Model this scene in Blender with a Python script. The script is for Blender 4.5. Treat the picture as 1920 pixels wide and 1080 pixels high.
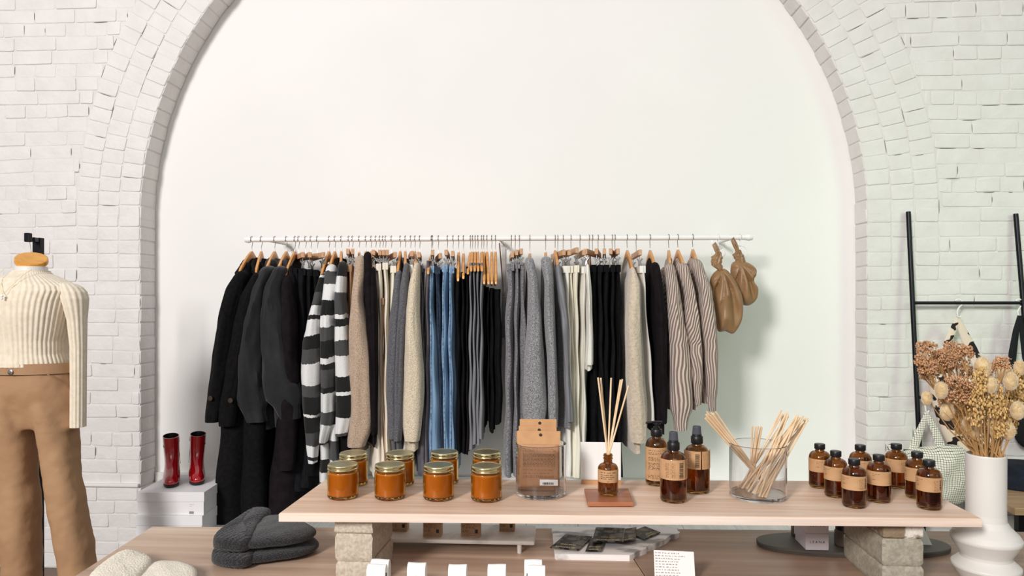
import bpy, math, random
from math import sin, cos, pi, radians, sqrt, atan2
from mathutils import Vector, noise as mnoise
random.seed(7)
S = bpy.context.scene
for o in list(bpy.data.objects): bpy.data.objects.remove(o)
COL = S.collection
# ---------------------------------------------------------------- camera
F = 1350.0; TH = radians(3.3); EYE = 1.34; HOR = 560.0
FW = Vector((-sin(TH), cos(TH), 0)); RT = Vector((cos(TH), sin(TH), 0)); UP = Vector((0, 0, 1))
cd = bpy.data.cameras.new('camera'); cam = bpy.data.objects.new('camera', cd); COL.objects.link(cam)
cd.sensor_width = 36; cd.lens = 36*F/1920; cd.shift_y = (HOR-540)/1920; cd.clip_start = .05
cam.location = (0, 0, EYE); cam.rotation_euler = (pi/2, 0, TH); S.camera = cam
S.view_settings.view_transform = 'Standard'; S.view_settings.look = 'None'
S.view_settings.exposure = 0.05; S.view_settings.gamma = 1; S.view_settings.use_curve_mapping = False
# ---------------------------------------------------------------- world + window light + added fill lamps
W = bpy.data.worlds.new('world'); S.world = W; W.use_nodes = True
bg = W.node_tree.nodes['Background']; bg.inputs[0].default_value = (.97, .985, 1, 1); bg.inputs[1].default_value = .38
def area(name, loc, target, sx, sy, power, col):
    l = bpy.data.lights.new(name, 'AREA'); l.shape = 'RECTANGLE'; l.size = sx; l.size_y = sy; l.energy = power; l.color = col
    o = bpy.data.objects.new(name, l); COL.objects.link(o); o.location = loc
    o.rotation_euler = (Vector(target)-Vector(loc)).to_track_quat('-Z', 'Y').to_euler(); return o
area('window_light_left', (-3.0, -4.2, 4.0), (.1, 3.4, 1.3), 1.2, 1.5, 490, (1, .965, .945))
area('fill_light_front', (.5, -2.6, 3.5), (.2, 3.4, 1.9), 3.2, 2.0, 40, (1, .99, .97))  # unseen fill lamp added in front, not a window of the room
wr_ = area('fill_light_right', (3.4, .0, 2.2), (1.7, 3.5, 1.3), 1.2, 1.8, 4.5, (.60, 1, .60)); wr_.data.spread = radians(62)  # added green fill lamp, spread narrowed to tint only the right wall
S.cycles.max_bounces = 16; S.cycles.transmission_bounces = 16; S.cycles.transparent_max_bounces = 16; S.cycles.glossy_bounces = 8
# ---------------------------------------------------------------- pixel rays
def ray(px, py): return FW + RT*((px-960)/F) + UP*((HOR-py)/F)
def at_y(px, py, Y):
    d = ray(px, py); t = Y/d.y; p = d*t; p.z += EYE; return p
def at_z(px, py, Z):
    d = ray(px, py); t = (Z-EYE)/d.z; p = d*t; p.z = Z; return p
def at_t(px, py, t):
    p = ray(px, py)*t; p.z += EYE; return p
# ---------------------------------------------------------------- mesh building
class MB:
    def __init__(s): s.v = []; s.f = []; s.uv = []; s.mi = []
    def add(s, vs, fs, uvs=None, mi=0):
        b = len(s.v); s.v += [tuple(p) for p in vs]
        for i, f in enumerate(fs):
            s.f.append([b+k for k in f]); s.uv.append(uvs[i] if uvs else None); s.mi.append(mi)
    def box(s, c, d, rz=0, mi=0, M=None):
        x, y, z = d[0]/2, d[1]/2, d[2]/2; vs = []
        for a, b_, e in ((-x,-y,-z),(x,-y,-z),(x,y,-z),(-x,y,-z),(-x,-y,z),(x,-y,z),(x,y,z),(-x,y,z)):
            p = Vector((a*cos(rz)-b_*sin(rz), a*sin(rz)+b_*cos(rz), e))
            if M: p = M @ p
            vs.append(p+Vector(c))
        s.add(vs, [(0,3,2,1),(4,5,6,7),(0,1,5,4),(1,2,6,5),(2,3,7,6),(3,0,4,7)], mi=mi)
    def hexa(s, b4, t4, mi=0):
        s.add(list(b4)+list(t4), [(3,2,1,0),(4,5,6,7),(0,1,5,4),(1,2,6,5),(2,3,7,6),(3,0,4,7)], mi=mi)
    def loft(s, rings, cap0=True, cap1=True, closed=True, mi=0, vlen=None):
        n = len(rings[0]); vs = [p for r in rings for p in r]; fs = []; uv = []
        v = [0]
        for i in range(1, len(rings)):
            v.append(v[-1] + (Vector(rings[i][0])-Vector(rings[i-1][0])).length)
        m = n if closed else n-1
        for i in range(len(rings)-1):
            for j in range(m):
                k = (j+1) % n
                fs.append((i*n+j, i*n+k, (i+1)*n+k, (i+1)*n+j))
                uv.append(((j/n, v[i]), ((j+1)/n, v[i]), ((j+1)/n, v[i+1]), (j/n, v[i+1])))
        if cap0: fs.append(tuple(range(n-1, -1, -1))); uv.append(tuple((j/n, 0) for j in range(n-1, -1, -1)))
        if cap1: fs.append(tuple((len(rings)-1)*n+j for j in range(n))); uv.append(tuple((j/n, v[-1]) for j in range(n)))
        s.add(vs, fs, uv, mi)
    def tube(s, pts, r, n=8, mi=0, caps=True):
        pts = [Vector(p) for p in pts]; rings = []; ref = None
        for i, p in enumerate(pts):
            t = (pts[min(i+1, len(pts)-1)]-pts[max(i-1, 0)]).normalized()
            if ref is None:
                ref = Vector((0, 0, 1)) if abs(t.z) < .9 else Vector((1, 0, 0))
            a = (ref - t*ref.dot(t)).normalized(); b = t.cross(a); ref = a
            rr = r[i] if isinstance(r, (list, tuple)) else r
            rings.append([p + a*rr*cos(2*pi*k/n) + b*rr*sin(2*pi*k/n) for k in range(n)])
        s.loft(rings, caps, caps, mi=mi)
    def lathe(s, prof, n=40, c=(0,0,0), mi=0, cap0=True, cap1=True):
        q = [prof[0]]
        for (r0, z0), (r1, z1) in zip(prof, prof[1:]):
            L = math.hypot(r1-r0, z1-z0)
            if L > .008: e = .0009/L; q += [(r0+(r1-r0)*e, z0+(z1-z0)*e), (r1-(r1-r0)*e, z1-(z1-z0)*e)]
            q.append((r1, z1))
        prof = q
        s.loft([[(c[0]+max(r,1e-5)*cos(2*pi*k/n), c[1]+max(r,1e-5)*sin(2*pi*k/n), c[2]+z) for k in range(n)] for r, z in prof], cap0, cap1, mi=mi)
    def blob(s, c, r, q=None, mi=0, n=6, m=4):
        q = q or (1, 1, 1); rings = []
        for i in range(m+1):
            a = -pi/2+pi*i/m; rr = max(cos(a), .02)
            rings.append([(c[0]+r*q[0]*rr*cos(2*pi*k/n), c[1]+r*q[1]*rr*sin(2*pi*k/n), c[2]+r*q[2]*sin(a)) for k in range(n)])
        s.loft(rings, mi=mi)
    def puff(s, out, fmap, t0, t1, p=2.5, rings=8, disp=None, mi=0):
        # closed pad: out = 2D outline, fmap(a, b, h) -> xyz, h from -t0 to t1
        cx = sum(o[0] for o in out)/len(out); cy = sum(o[1] for o in out)/len(out); L = []; U = []
        ks = [math.sin(pi/2*i/rings) for i in range(rings+1)]
        seq = [(k, -1) for k in ks] + [(k, 1) for k in ks[::-1][1:]]
        for k, sg in seq:
            kk = max(k, .012); h = (1-kk**p)**(1/p) if kk < 1 else 0; ring = []; ur = []
            for o in out:
                a = cx+(o[0]-cx)*kk; b = cy+(o[1]-cy)*kk; hh = h*(t1 if sg > 0 else -t0)
                if disp: hh += disp(a, b, kk, sg)
                ring.append(fmap(a, b, hh)); ur.append((a, b))
            L.append(ring); U.append(ur)
        n = len(out); fs = []; uv = []
        for i in range(len(L)-1):
            for j in range(n):
                k = (j+1) % n; fs.append((i*n+j, i*n+k, (i+1)*n+k, (i+1)*n+j)); uv.append((U[i][j], U[i][k], U[i+1][k], U[i+1][j]))
        fs.append(tuple(range(n-1, -1, -1))); uv.append(tuple(U[0][j] for j in range(n-1, -1, -1)))
        e = (len(L)-1)*n; fs.append(tuple(e+j for j in range(n))); uv.append(tuple(U[-1]))
        s.add([p for r in L for p in r], fs, uv, mi)
    def build(s, name, mat, parent=None, smooth=True, bevel=0, base=None, ang=50, flip=True):
        me = bpy.data.meshes.new(name)
        off = Vector(parent.location) if parent is not None and parent.parent is None else (Vector(parent['_w']) if parent is not None else Vector((0,0,0)))
        if base is not None and parent is None: off = Vector(base)
        me.from_pydata([tuple(Vector(p)-off) for p in s.v], [], s.f)
        for m in (mat if isinstance(mat, (list, tuple)) else [mat]): me.materials.append(m)
        ul = me.uv_layers.new(name='UVMap')
        for pi_, pl in enumerate(me.polygons):
            pl.material_index = s.mi[pi_]; pl.use_smooth = smooth
            u = s.uv[pi_]
            if u:
                for li, q in zip(pl.loop_indices, u): ul.data[li].uv = q
        if flip:
            import bmesh
            bm = bmesh.new(); bm.from_mesh(me); bmesh.ops.recalc_face_normals(bm, faces=bm.faces); bm.to_mesh(me); bm.free()
        if smooth:
            try: me.set_sharp_from_angle(angle=radians(ang))
            except Exception: pass
        o = bpy.data.objects.new(name, me); COL.objects.link(o)
        if parent is not None:
            o.parent = parent; o['_w'] = tuple(off)
        else:
            o.location = off; o['_w'] = tuple(off)
        if bevel:
            b = o.modifiers.new('bevel', 'BEVEL'); b.width = bevel; b.segments = 2; b.limit_method = 'ANGLE'; b.angle_limit = radians(40)
        return o
def tag(o, label=None, cat=None, group=None, kind=None):
    if label: o['label'] = label
    if cat: o['category'] = cat
    if group: o['group'] = group
    if kind: o['kind'] = kind
    return o
def thing(name, label, cat, loc=(0, 0, 0), group=None):
    o = bpy.data.objects.new(name, None); COL.objects.link(o); o.location = loc; o.empty_display_size = .05
    return tag(o, label, cat, group)
def copy_tree(o, parent=None):
    c = o.copy(); COL.objects.link(c); c.parent = parent
    for ch in list(o.children): copy_tree(ch, c)
    return c
# ---------------------------------------------------------------- materials
def new_mat(name):
    m = bpy.data.materials.new(name); m.use_nodes = True
    return m, m.node_tree.nodes, m.node_tree.links, m.node_tree.nodes['Principled BSDF']
def rgb(c):
    if isinstance(c, str):
        c = [int(c[i:i+2], 16)/255 for i in (0, 2, 4)]; c = [x/12.92 if x <= .04045 else ((x+.055)/1.055)**2.4 for x in c]
    return (c[0], c[1], c[2], 1)
def mat(name, col, rough=.6, col2=None, vs=20, vstretch=(1,1,1), vlo=.4, vhi=.6, bump=0, bs=200, bstretch=(1,1,1), sheen=0, metal=0, coat=0, detail=4, trans=0, ior=1.45, bd=.002, spec=None):
    m, N, L, P = new_mat(name)
    P.inputs['Base Color'].default_value = rgb(col); P.inputs['Roughness'].default_value = rough; P.inputs['Metallic'].default_value = metal
    P.inputs['Sheen Weight'].default_value = sheen; P.inputs['Coat Weight'].default_value = coat; P.inputs['Transmission Weight'].default_value = trans; P.inputs['IOR'].default_value = ior
    if spec is not None: P.inputs['Specular IOR Level'].default_value = spec
    tc = N.new('ShaderNodeTexCoord')
    def nz(sc, st, det):
        mp = N.new('ShaderNodeMapping'); mp.inputs['Scale'].default_value = st; L.new(tc.outputs['Object'], mp.inputs[0])
        n = N.new('ShaderNodeTexNoise'); n.inputs['Scale'].default_value = sc; n.inputs['Detail'].default_value = det; L.new(mp.outputs[0], n.inputs['Vector']); return n
    if col2 is not None:
        n = nz(vs, vstretch, detail); r = N.new('ShaderNodeValToRGB'); r.color_ramp.elements[0].position = vlo; r.color_ramp.elements[1].position = vhi
        r.color_ramp.elements[0].color = rgb(col); r.color_ramp.elements[1].color = rgb(col2)
        L.new(n.outputs[0], r.inputs[0]); L.new(r.outputs[0], P.inputs['Base Color'])
    if bump:
        n = nz(bs, bstretch, 4); b = N.new('ShaderNodeBump'); b.inputs['Strength'].default_value = bump; b.inputs['Distance'].default_value = bd
        L.new(n.outputs[0], b.inputs['Height']); L.new(b.outputs[0], P.inputs['Normal'])
    return m
def stripes_mat(name, bands, rough=.95, wob=.012, sc=18, axis=2, fuzz=.5):
    # bands: [(pos 0..1, colour)] repeated along object z every 0.6 m
    m, N, L, P = new_mat(name); P.inputs['Roughness'].default_value = rough; P.inputs['Sheen Weight'].default_value = .15
    tc = N.new('ShaderNodeTexCoord'); sp = N.new('ShaderNodeSeparateXYZ'); L.new(tc.outputs['Object'], sp.inputs[0])
    n = N.new('ShaderNodeTexNoise'); n.inputs['Scale'].default_value = sc; n.inputs['Detail'].default_value = 3; L.new(tc.outputs['Object'], n.inputs['Vector'])
    a = N.new('ShaderNodeMath'); a.operation = 'MULTIPLY_ADD'; L.new(n.outputs[0], a.inputs[0]); a.inputs[1].default_value = wob*2; L.new(sp.outputs[axis], a.inputs[2])
    n3 = N.new('ShaderNodeTexNoise'); n3.inputs['Scale'].default_value = 90; L.new(tc.outputs['Object'], n3.inputs['Vector'])
    a3 = N.new('ShaderNodeMath'); a3.operation = 'MULTIPLY_ADD'; L.new(n3.outputs[0], a3.inputs[0]); a3.inputs[1].default_value = .012; L.new(a.outputs[0], a3.inputs[2])
    d = N.new('ShaderNodeMath'); d.operation = 'DIVIDE'; L.new(a3.outputs[0], d.inputs[0]); d.inputs[1].default_value = .6
    fr = N.new('ShaderNodeMath'); fr.operation = 'FRACT'; L.new(d.outputs[0], fr.inputs[0])
    r = N.new('ShaderNodeValToRGB'); r.color_ramp.interpolation = 'CONSTANT'; L.new(fr.outputs[0], r.inputs[0])
    e = r.color_ramp.elements
    while len(e) > 1: e.remove(e[-1])
    e[0].position = 0; e[0].color = rgb(bands[0][1])
    for p, c in bands[1:]:
        q = e.new(p); q.color = rgb(c)
    n2 = N.new('ShaderNodeTexNoise'); n2.inputs['Scale'].default_value = 330; L.new(tc.outputs['Object'], n2.inputs['Vector'])
    mx = N.new('ShaderNodeMix'); mx.data_type = 'RGBA'; mx.blend_type = 'OVERLAY'; mx.inputs[0].default_value = fuzz
    L.new(r.outputs[0], mx.inputs[6]); L.new(n2.outputs[1], mx.inputs[7])
    hs = N.new('ShaderNodeHueSaturation'); hs.inputs['Saturation'].default_value = .12; L.new(mx.outputs[2], hs.inputs['Color']); L.new(hs.outputs[0], P.inputs['Base Color'])
    b = N.new('ShaderNodeBump'); b.inputs['Strength'].default_value = .6; b.inputs['Distance'].default_value = .003; L.new(n2.outputs[0], b.inputs['Height']); L.new(b.outputs[0], P.inputs['Normal'])
    return m
def rib_mat(name, c1, c2, count, slant=0, rough=.95, bias=.5, bump=.8, wob=.0):
    # ribs that follow the tube's own UV
    m, N, L, P = new_mat(name); P.inputs['Roughness'].default_value = rough; P.inputs['Sheen Weight'].default_value = .15
    uv = N.new('ShaderNodeUVMap'); sp = N.new('ShaderNodeSeparateXYZ'); L.new(uv.outputs[0], sp.inputs[0])
    tc = N.new('ShaderNodeTexCoord'); nn = N.new('ShaderNodeTexNoise'); nn.inputs['Scale'].default_value = 7; L.new(tc.outputs['Object'], nn.inputs['Vector'])
    a = N.new('ShaderNodeMath'); a.operation = 'MULTIPLY_ADD'; mn_ = N.new('ShaderNodeMath'); mn_.operation = 'MINIMUM'; L.new(sp.outputs[1], mn_.inputs[0]); mn_.inputs[1].default_value = .36; L.new(mn_.outputs[0], a.inputs[0]); a.inputs[1].default_value = slant; L.new(sp.outputs[0], a.inputs[2])
    a2 = N.new('ShaderNodeMath'); a2.operation = 'MULTIPLY_ADD'; L.new(nn.outputs[0], a2.inputs[0]); a2.inputs[1].default_value = wob; L.new(a.outputs[0], a2.inputs[2])
    w = N.new('ShaderNodeMath'); w.operation = 'MULTIPLY'; L.new(a2.outputs[0], w.inputs[0]); w.inputs[1].default_value = 2*pi*count
    s = N.new('ShaderNodeMath'); s.operation = 'SINE'; L.new(w.outputs[0], s.inputs[0])
    mr = N.new('ShaderNodeMapRange'); mr.inputs[1].default_value = -.4+bias-.5; mr.inputs[2].default_value = .4+bias-.5; L.new(s.outputs[0], mr.inputs[0])
    mx = N.new('ShaderNodeMix'); mx.data_type = 'RGBA'; mx.inputs[6].default_value = rgb(c1); mx.inputs[7].default_value = rgb(c2); L.new(mr.outputs[0], mx.inputs[0]); L.new(mx.outputs[2], P.inputs['Base Color'])
    b = N.new('ShaderNodeBump'); b.inputs['Strength'].default_value = bump; b.inputs['Distance'].default_value = .003; L.new(s.outputs[0], b.inputs['Height']); L.new(b.outputs[0], P.inputs['Normal'])
    return m
def wood_mat(name, c1, c2, c3, axis=0, sc=3.0, rough=.45, strength=.15, gl=1.0):
    m, N, L, P = new_mat(name); P.inputs['Roughness'].default_value = rough
    tc = N.new('ShaderNodeTexCoord'); mp = N.new('ShaderNodeMapping')
    st = [14*gl, 14*gl, 14*gl]; st[axis] = .9*gl; mp.inputs['Scale'].default_value = st; L.new(tc.outputs['Object'], mp.inputs[0])
    n = N.new('ShaderNodeTexNoise'); n.inputs['Scale'].default_value = sc; n.inputs['Detail'].default_value = 6; n.inputs['Distortion'].default_value = .9; L.new(mp.outputs[0], n.inputs['Vector'])
    mp2 = N.new('ShaderNodeMapping'); st2 = [60*gl]*3; st2[axis] = 2*gl; mp2.inputs['Scale'].default_value = st2; L.new(tc.outputs['Object'], mp2.inputs[0])
    n2 = N.new('ShaderNodeTexNoise'); n2.inputs['Scale'].default_value = sc; n2.inputs['Detail'].default_value = 5; L.new(mp2.outputs[0], n2.inputs['Vector'])
    r = N.new('ShaderNodeValToRGB'); e = r.color_ramp.elements; e[0].position = .3; e[0].color = rgb(c1); e[1].position = .72; e[1].color = rgb(c3)
    q = e.new(.52); q.color = rgb(c2); L.new(n.outputs[0], r.inputs[0])
    mr = N.new('ShaderNodeMapRange'); mr.inputs[1].default_value = .35; mr.inputs[2].default_value = .65; mr.inputs[3].default_value = .88; mr.inputs[4].default_value = 1.04; L.new(n2.outputs[0], mr.inputs[0])
    mx = N.new('ShaderNodeMix'); mx.data_type = 'RGBA'; mx.blend_type = 'MULTIPLY'; mx.inputs[0].default_value = .8; L.new(r.outputs[0], mx.inputs[6]); L.new(mr.outputs[0], mx.inputs[7]); L.new(mx.outputs[2], P.inputs['Base Color'])
    b = N.new('ShaderNodeBump'); b.inputs['Strength'].default_value = strength; b.inputs['Distance'].default_value = .001; L.new(n2.outputs[0], b.inputs['Height']); L.new(b.outputs[0], P.inputs['Normal'])
    return m
def glass_mat(name, col, rough=.0, ior=1.45, alt=None):
    m, N, L, P = new_mat(name); P.inputs['Base Color'].default_value = rgb(col); P.inputs['Roughness'].default_value = rough
    P.inputs['Transmission Weight'].default_value = 1; P.inputs['IOR'].default_value = ior; return m
def check_mat(name, base, line, step, w, rough=.9):
    m, N, L, P = new_mat(name); P.inputs['Roughness'].default_value = rough
    uv = N.new('ShaderNodeUVMap'); sp = N.new('ShaderNodeSeparateXYZ')
    tc = N.new('ShaderNodeTexCoord'); nn = N.new('ShaderNodeTexNoise'); nn.inputs['Scale'].default_value = 9; L.new(tc.outputs['Object'], nn.inputs['Vector'])
    vm = N.new('ShaderNodeVectorMath'); vm.operation = 'MULTIPLY_ADD'; L.new(nn.outputs[1], vm.inputs[0]); vm.inputs[1].default_value = (.03, .03, 0); L.new(uv.outputs[0], vm.inputs[2]); L.new(vm.outputs[0], sp.inputs[0])
    o = []
    for i in (0, 1):
        d = N.new('ShaderNodeMath'); d.operation = 'DIVIDE'; L.new(sp.outputs[i], d.inputs[0]); d.inputs[1].default_value = step
        f = N.new('ShaderNodeMath'); f.operation = 'FRACT'; L.new(d.outputs[0], f.inputs[0])
        l = N.new('ShaderNodeMath'); l.operation = 'LESS_THAN'; L.new(f.outputs[0], l.inputs[0]); l.inputs[1].default_value = w; o.append(l)
    mx = N.new('ShaderNodeMath'); mx.operation = 'MAXIMUM'; L.new(o[0].outputs[0], mx.inputs[0]); L.new(o[1].outputs[0], mx.inputs[1])
    c = N.new('ShaderNodeMix'); c.data_type = 'RGBA'; c.inputs[6].default_value = rgb(base); c.inputs[7].default_value = rgb(line); L.new(mx.outputs[0], c.inputs[0]); L.new(c.outputs[2], P.inputs['Base Color'])
    return m
M = {}
M['paint'] = mat('white_painted_brick', 'e3e0dd', .55, 'dbd7d3', 9, vlo=.35, vhi=.75, bump=.6, bs=30, bd=.006)
M['mortar'] = mat('painted_mortar', 'dfdcd8', .7, 'd5d1cc', 14, vlo=.4, vhi=.75, bump=.5, bs=90, bd=.004)
M['crack'] = mat('dark_crack', '6e6964', .9)
M['plaster'] = mat('smooth_white_plaster', 'f0eeeb', .8, 'edebe8', 1.2, bump=.12, bs=30, bd=.002)
M['trimwhite'] = mat('white_painted_board', 'e4e1de', .5)
M['floor'] = wood_mat('brown_floor', '5a4638', '6c5545', '7b6453', 0, 2)
M['platform'] = wood_mat('pale_painted_boards', 'c8c8c4', 'd2d3cf', 'd8d9d5', 1, 2, rough=.5)
M['rail'] = mat('white_enamel', 'efeeec', .3)
M['steel'] = mat('dull_steel', 'b9b7b4', .25, metal=1)
M['steel_dark'] = mat('hook_steel', '8e8a86', .3, metal=1)
M['hwood'] = wood_mat('hanger_wood', 'c98a44', 'd99a52', 'e2a865', 1, 4, rough=.4)
M['hwood2'] = wood_mat('hanger_bar_wood', 'c2946f', 'cda27e', 'd8b08e', 1, 4, rough=.5)
M['black'] = mat('black_wool', '0a090a', .95, '111011', 60, bump=.3, bs=500, spec=.2)
M['blackc'] = mat('black_cotton', '09090a', .9, '101012', 30, bump=.2, bs=300, spec=.2)
M['blackp'] = mat('black_purple', '120d10', .9, '1a1317', 30, bump=.2, bs=300, spec=.2)
M['denimb'] = mat('black_denim', '0c0c0f', .9, '15161a', 90, (1,1,.3), bump=.3, bs=400, spec=.2)
M['puff'] = mat('charcoal_nylon', '1b1b1e', .72, '212124', 6, bump=.35, bs=24, bd=.008, spec=.3, sheen=.15)
M['taupe'] = mat('taupe_knit', '97806b', .95, 'ccb49e', 235, (1,1,1.6), .35, .65, .7, 260, sheen=.25, bd=.003)
M['bouc'] = mat('oat_boucle', 'bba98d', .95, 'e8dac2', 215, (1,1,1), .3, .6, .9, 220, sheen=.3, bd=.004)
M['fuzzy'] = mat('cream_fuzzy_wool', 'bfae98', .95, 'd3c3ae', 90, (1,1,1), .3, .6, .8, 160, sheen=.6, bd=.004)
M['cream'] = mat('cream_cotton', 'e6dcca', .85, 'eee5d6', 10, bump=.2, bs=60)
M['white'] = mat('white_cotton', 'e6e2d8', .85, 'edeae2', 10, bump=.2, bs=60)
M['ivory'] = mat('ivory_twill', 'e6e0cc', .85, 'edE8d8', 8, bump=.2, bs=60)
M['tanc'] = mat('tan_cotton', 'a57f5c', .85, 'b48d69', 12, bump=.2, bs=60)
M['greyk'] = mat('mid_grey_knit', '414045', .95, '6f6e73', 260, (1,1,1.5), .35, .62, .8, 260, sheen=.2, bd=.003)
M['marl'] = mat('light_grey_marl', '59585b', .95, 'a8a6a9', 270, (1,1,1), .36, .62, .8, 240, sheen=.3, bd=.003)
M['marl2'] = mat('grey_marl_rib', '504e51', .95, '98959a', 250, (1,1,1), .36, .64, .8, 200, sheen=.3, bd=.003)
M['greys'] = mat('grey_smooth_jersey', '77777b', .6, '808085', 10, bump=.1, bs=60)
M['greyd'] = mat('slate_grey_cotton', '55535a', .8, '626067', 20, bump=.2, bs=60)
M['mauve'] = mat('mauve_grey_cotton', '5b5359', .8, '675f65', 20, bump=.2, bs=60)
M['denim'] = mat('light_blue_denim', '5e7fa0', .85, '86a3c0', 60, (3,3,.12), .3, .65, .5, 300, bd=.002)
M['denims'] = mat('faded_denim_seam', '587b9d', .85, '91adc8', 70, (1,1,1), .35, .6, .5, 200, bd=.003)
M['denimd'] = mat('dark_blue_denim', '1f2c3d', .85, '2c3b4f', 60, bump=.3, bs=300)
M['satin'] = mat('bronze_satin', '8f6d4b', .42, '9c7955', 6, bump=.25, bs=26, bd=.006)
M['ribc'] = rib_mat('cream_ribbed_knit', 'e6dcc8', 'd8ccb6', 1, bump=0)
M['sweat'] = mat('cream_fine_knit', 'ddd0ba', .9, 'e4d9c5', 60, bump=.3, bs=300, sheen=.2)
M['khaki'] = mat('camel_cotton_twill', 'a17c5b', .75, 'ab8663', 4, bump=.35, bs=9, bd=.02)
M['lblwood'] = wood_mat('orange_neck_wood', 'cf8f36', 'dc9c42', 'e3a850', 0, 3, rough=.3)
M['blackm'] = mat('black_metal', '17161b', .35, metal=.6)
M['matblack'] = mat('black_plastic', '141416', .4)
M['red'] = mat('red_patent_leather', '9a0712', .14, 'a80a16', 8, coat=1, bump=.1, bs=25, bd=.004)
M['soleblk'] = mat('black_sole', '1a1514', .4)
M['boxw'] = mat('white_cardboard', 'e6e5e6', .6)
M['lblgrey'] = mat('grey_print', '8b8b8e', .7)
M['table'] = wood_mat('washed_oak_table', '9f8270', 'bfa28b', 'd8c0aa', 0, 1.6, rough=.42, gl=.55)
M['table2'] = wood_mat('brown_washed_table', '846a5a', '9a7f6c', 'b0957f', 0, 1.6, rough=.42, gl=.55)
M['plank'] = wood_mat('limed_pine_plank', 'd6b094', 'e3c2a9', 'efd8c6', 0, 2.2, rough=.5, gl=.9)
M['plankedge'] = wood_mat('limed_pine_edge', 'e0c8b6', 'e9d5c5', 'efe0d3', 0, 2.2, rough=.5, gl=.8)
M['conc'] = mat('concrete', 'a79b8b', .95, 'c6baa9', 150, vlo=.3, vhi=.65, bump=.6, bs=240, bd=.0018, detail=6)
M['conc2'] = mat('grey_concrete', '8e8778', .95, 'aaa292', 130, vlo=.3, vhi=.65, bump=.6, bs=220, bd=.0018, detail=6)
M['stone'] = mat('rough_two_tone_stone', '8a7862', .9, 'ded6cc', 11, vlo=.5, vhi=.53, bump=1, bs=60, bd=.006)
M['amber'] = glass_mat('amber_glass', (.47, .25, .065))
M['amberj'] = glass_mat('amber_jar_glass', (.78, .46, .085))
M['wax'] = mat('soy_wax', 'e8c48a', .5)
M['brass'] = mat('pale_gold_metal', 'cfc69a', .22, metal=1)
M['clear'] = glass_mat('clear_glass', (.95, .945, .955), ior=1.4)
M['clearcap'] = mat('smoky_clear_plastic', '6c6f7a', .15, trans=.55)
M['kraft'] = mat('kraft_paper', 'c09266', .8, 'c89a6e', 30, bump=.2, bs=80)
M['kraftl'] = mat('kraft_label', 'b68c63', .7, 'c0966d', 40)
M['kraftb'] = mat('kraft_board', 'a98a6b', .8, 'b29373', 40)
M['kraftd'] = mat('kraft_window', 'a87d5b', .35, 'b0845f', 20)
M['ink'] = mat('dark_ink', '3a2b20', .8)
M['inkb'] = mat('brown_ink', '7d5a3d', .8)
M['paper'] = mat('white_paper', 'eceae6', .8)
M['pinkink'] = mat('faded_red_ink', '9a8084', .8)
M['gold'] = mat('gold_print', 'e8d8a4', .5)
M['coast'] = wood_mat('cherry_wood', '8a4e30', 'a0603e', 'b57450', 0, 3, rough=.45)
M['rattan'] = mat('pale_rattan', 'e0c19a', .7, 'ead0ae', 20, bump=.2, bs=200)
M['ceramic'] = mat('matte_white_ceramic', 'dcd8d2', .45, 'd6d2cc', 3)
M['chark'] = mat('charcoal_wool_knit', '0e0d0f', .95, '3a373b', 330, (1,1,1), .42, .68, .9, 300, sheen=.2, bd=.004)
M['creamk'] = mat('ivory_wool_knit', 'e0d5c2', .95, 'efe7d8', 300, (1,1,1), .35, .7, .8, 240, sheen=.2, bd=.004)
M['marble'] = mat('grey_marble', 'f3f1ef', .35, 'a09e9c', 8, (1,2.6,1), .50, .60, .3, 30, detail=8)
M['marblew'] = mat('white_marble', 'd8d4cd', .35, 'b3b2ad', 12, (1,1,1), .6, .72, detail=8)
M['foil'] = mat('black_foil_print', '141416', .3, '6b665e', 60, (1,1,1), .5, .56, .3, 60)
M['tray'] = mat('dark_grey_stoneware', '4b4740', .55, '555149', 6)
M['boxpink'] = mat('pale_pink_grey_card', 'cfc6c8', .7)
M['smallglass'] = mat('smoky_jar_glass', '6a5a50', .1, coat=.5)
M['navy'] = mat('navy_felt', '0d1322', .85, '131b2e', 30, bump=.3, bs=200)
M['pattern'] = mat('abstract_black_cream_print', 'e3d2bf', .8, '1e1719', 13, (1,1,1.3), .57, .58, bump=.15, bs=30, detail=2)
M['grid'] = check_mat('windowpane_check_cotton', 'e8e3d6', '2e2d2b', .0098, .15)
M['blackbag'] = mat('black_canvas', '0e0e14', .85, bump=.2, bs=300)
M['dstem'] = mat('dry_straw_stem', 'a47c4c', .8, 'b98f5c', 20)
M['yarrow'] = mat('dried_rust_yarrow', 'ab7c55', .95, 'd3a67e', 160, vlo=.35, vhi=.65)
M['statice'] = mat('dried_ochre_flower', 'bb9352', .95, 'e0bf85', 140, vlo=.35, vhi=.65)
M['bunny'] = mat('cream_bunny_tail', 'bd9f70', .95, 'd8bf94', 100, sheen=.8, vlo=.35, vhi=.65)
M['benchwood'] = wood_mat('pale_bench_wood', 'b48e6c', 'c39f7e', 'cfae90', 0, 2)
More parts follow.
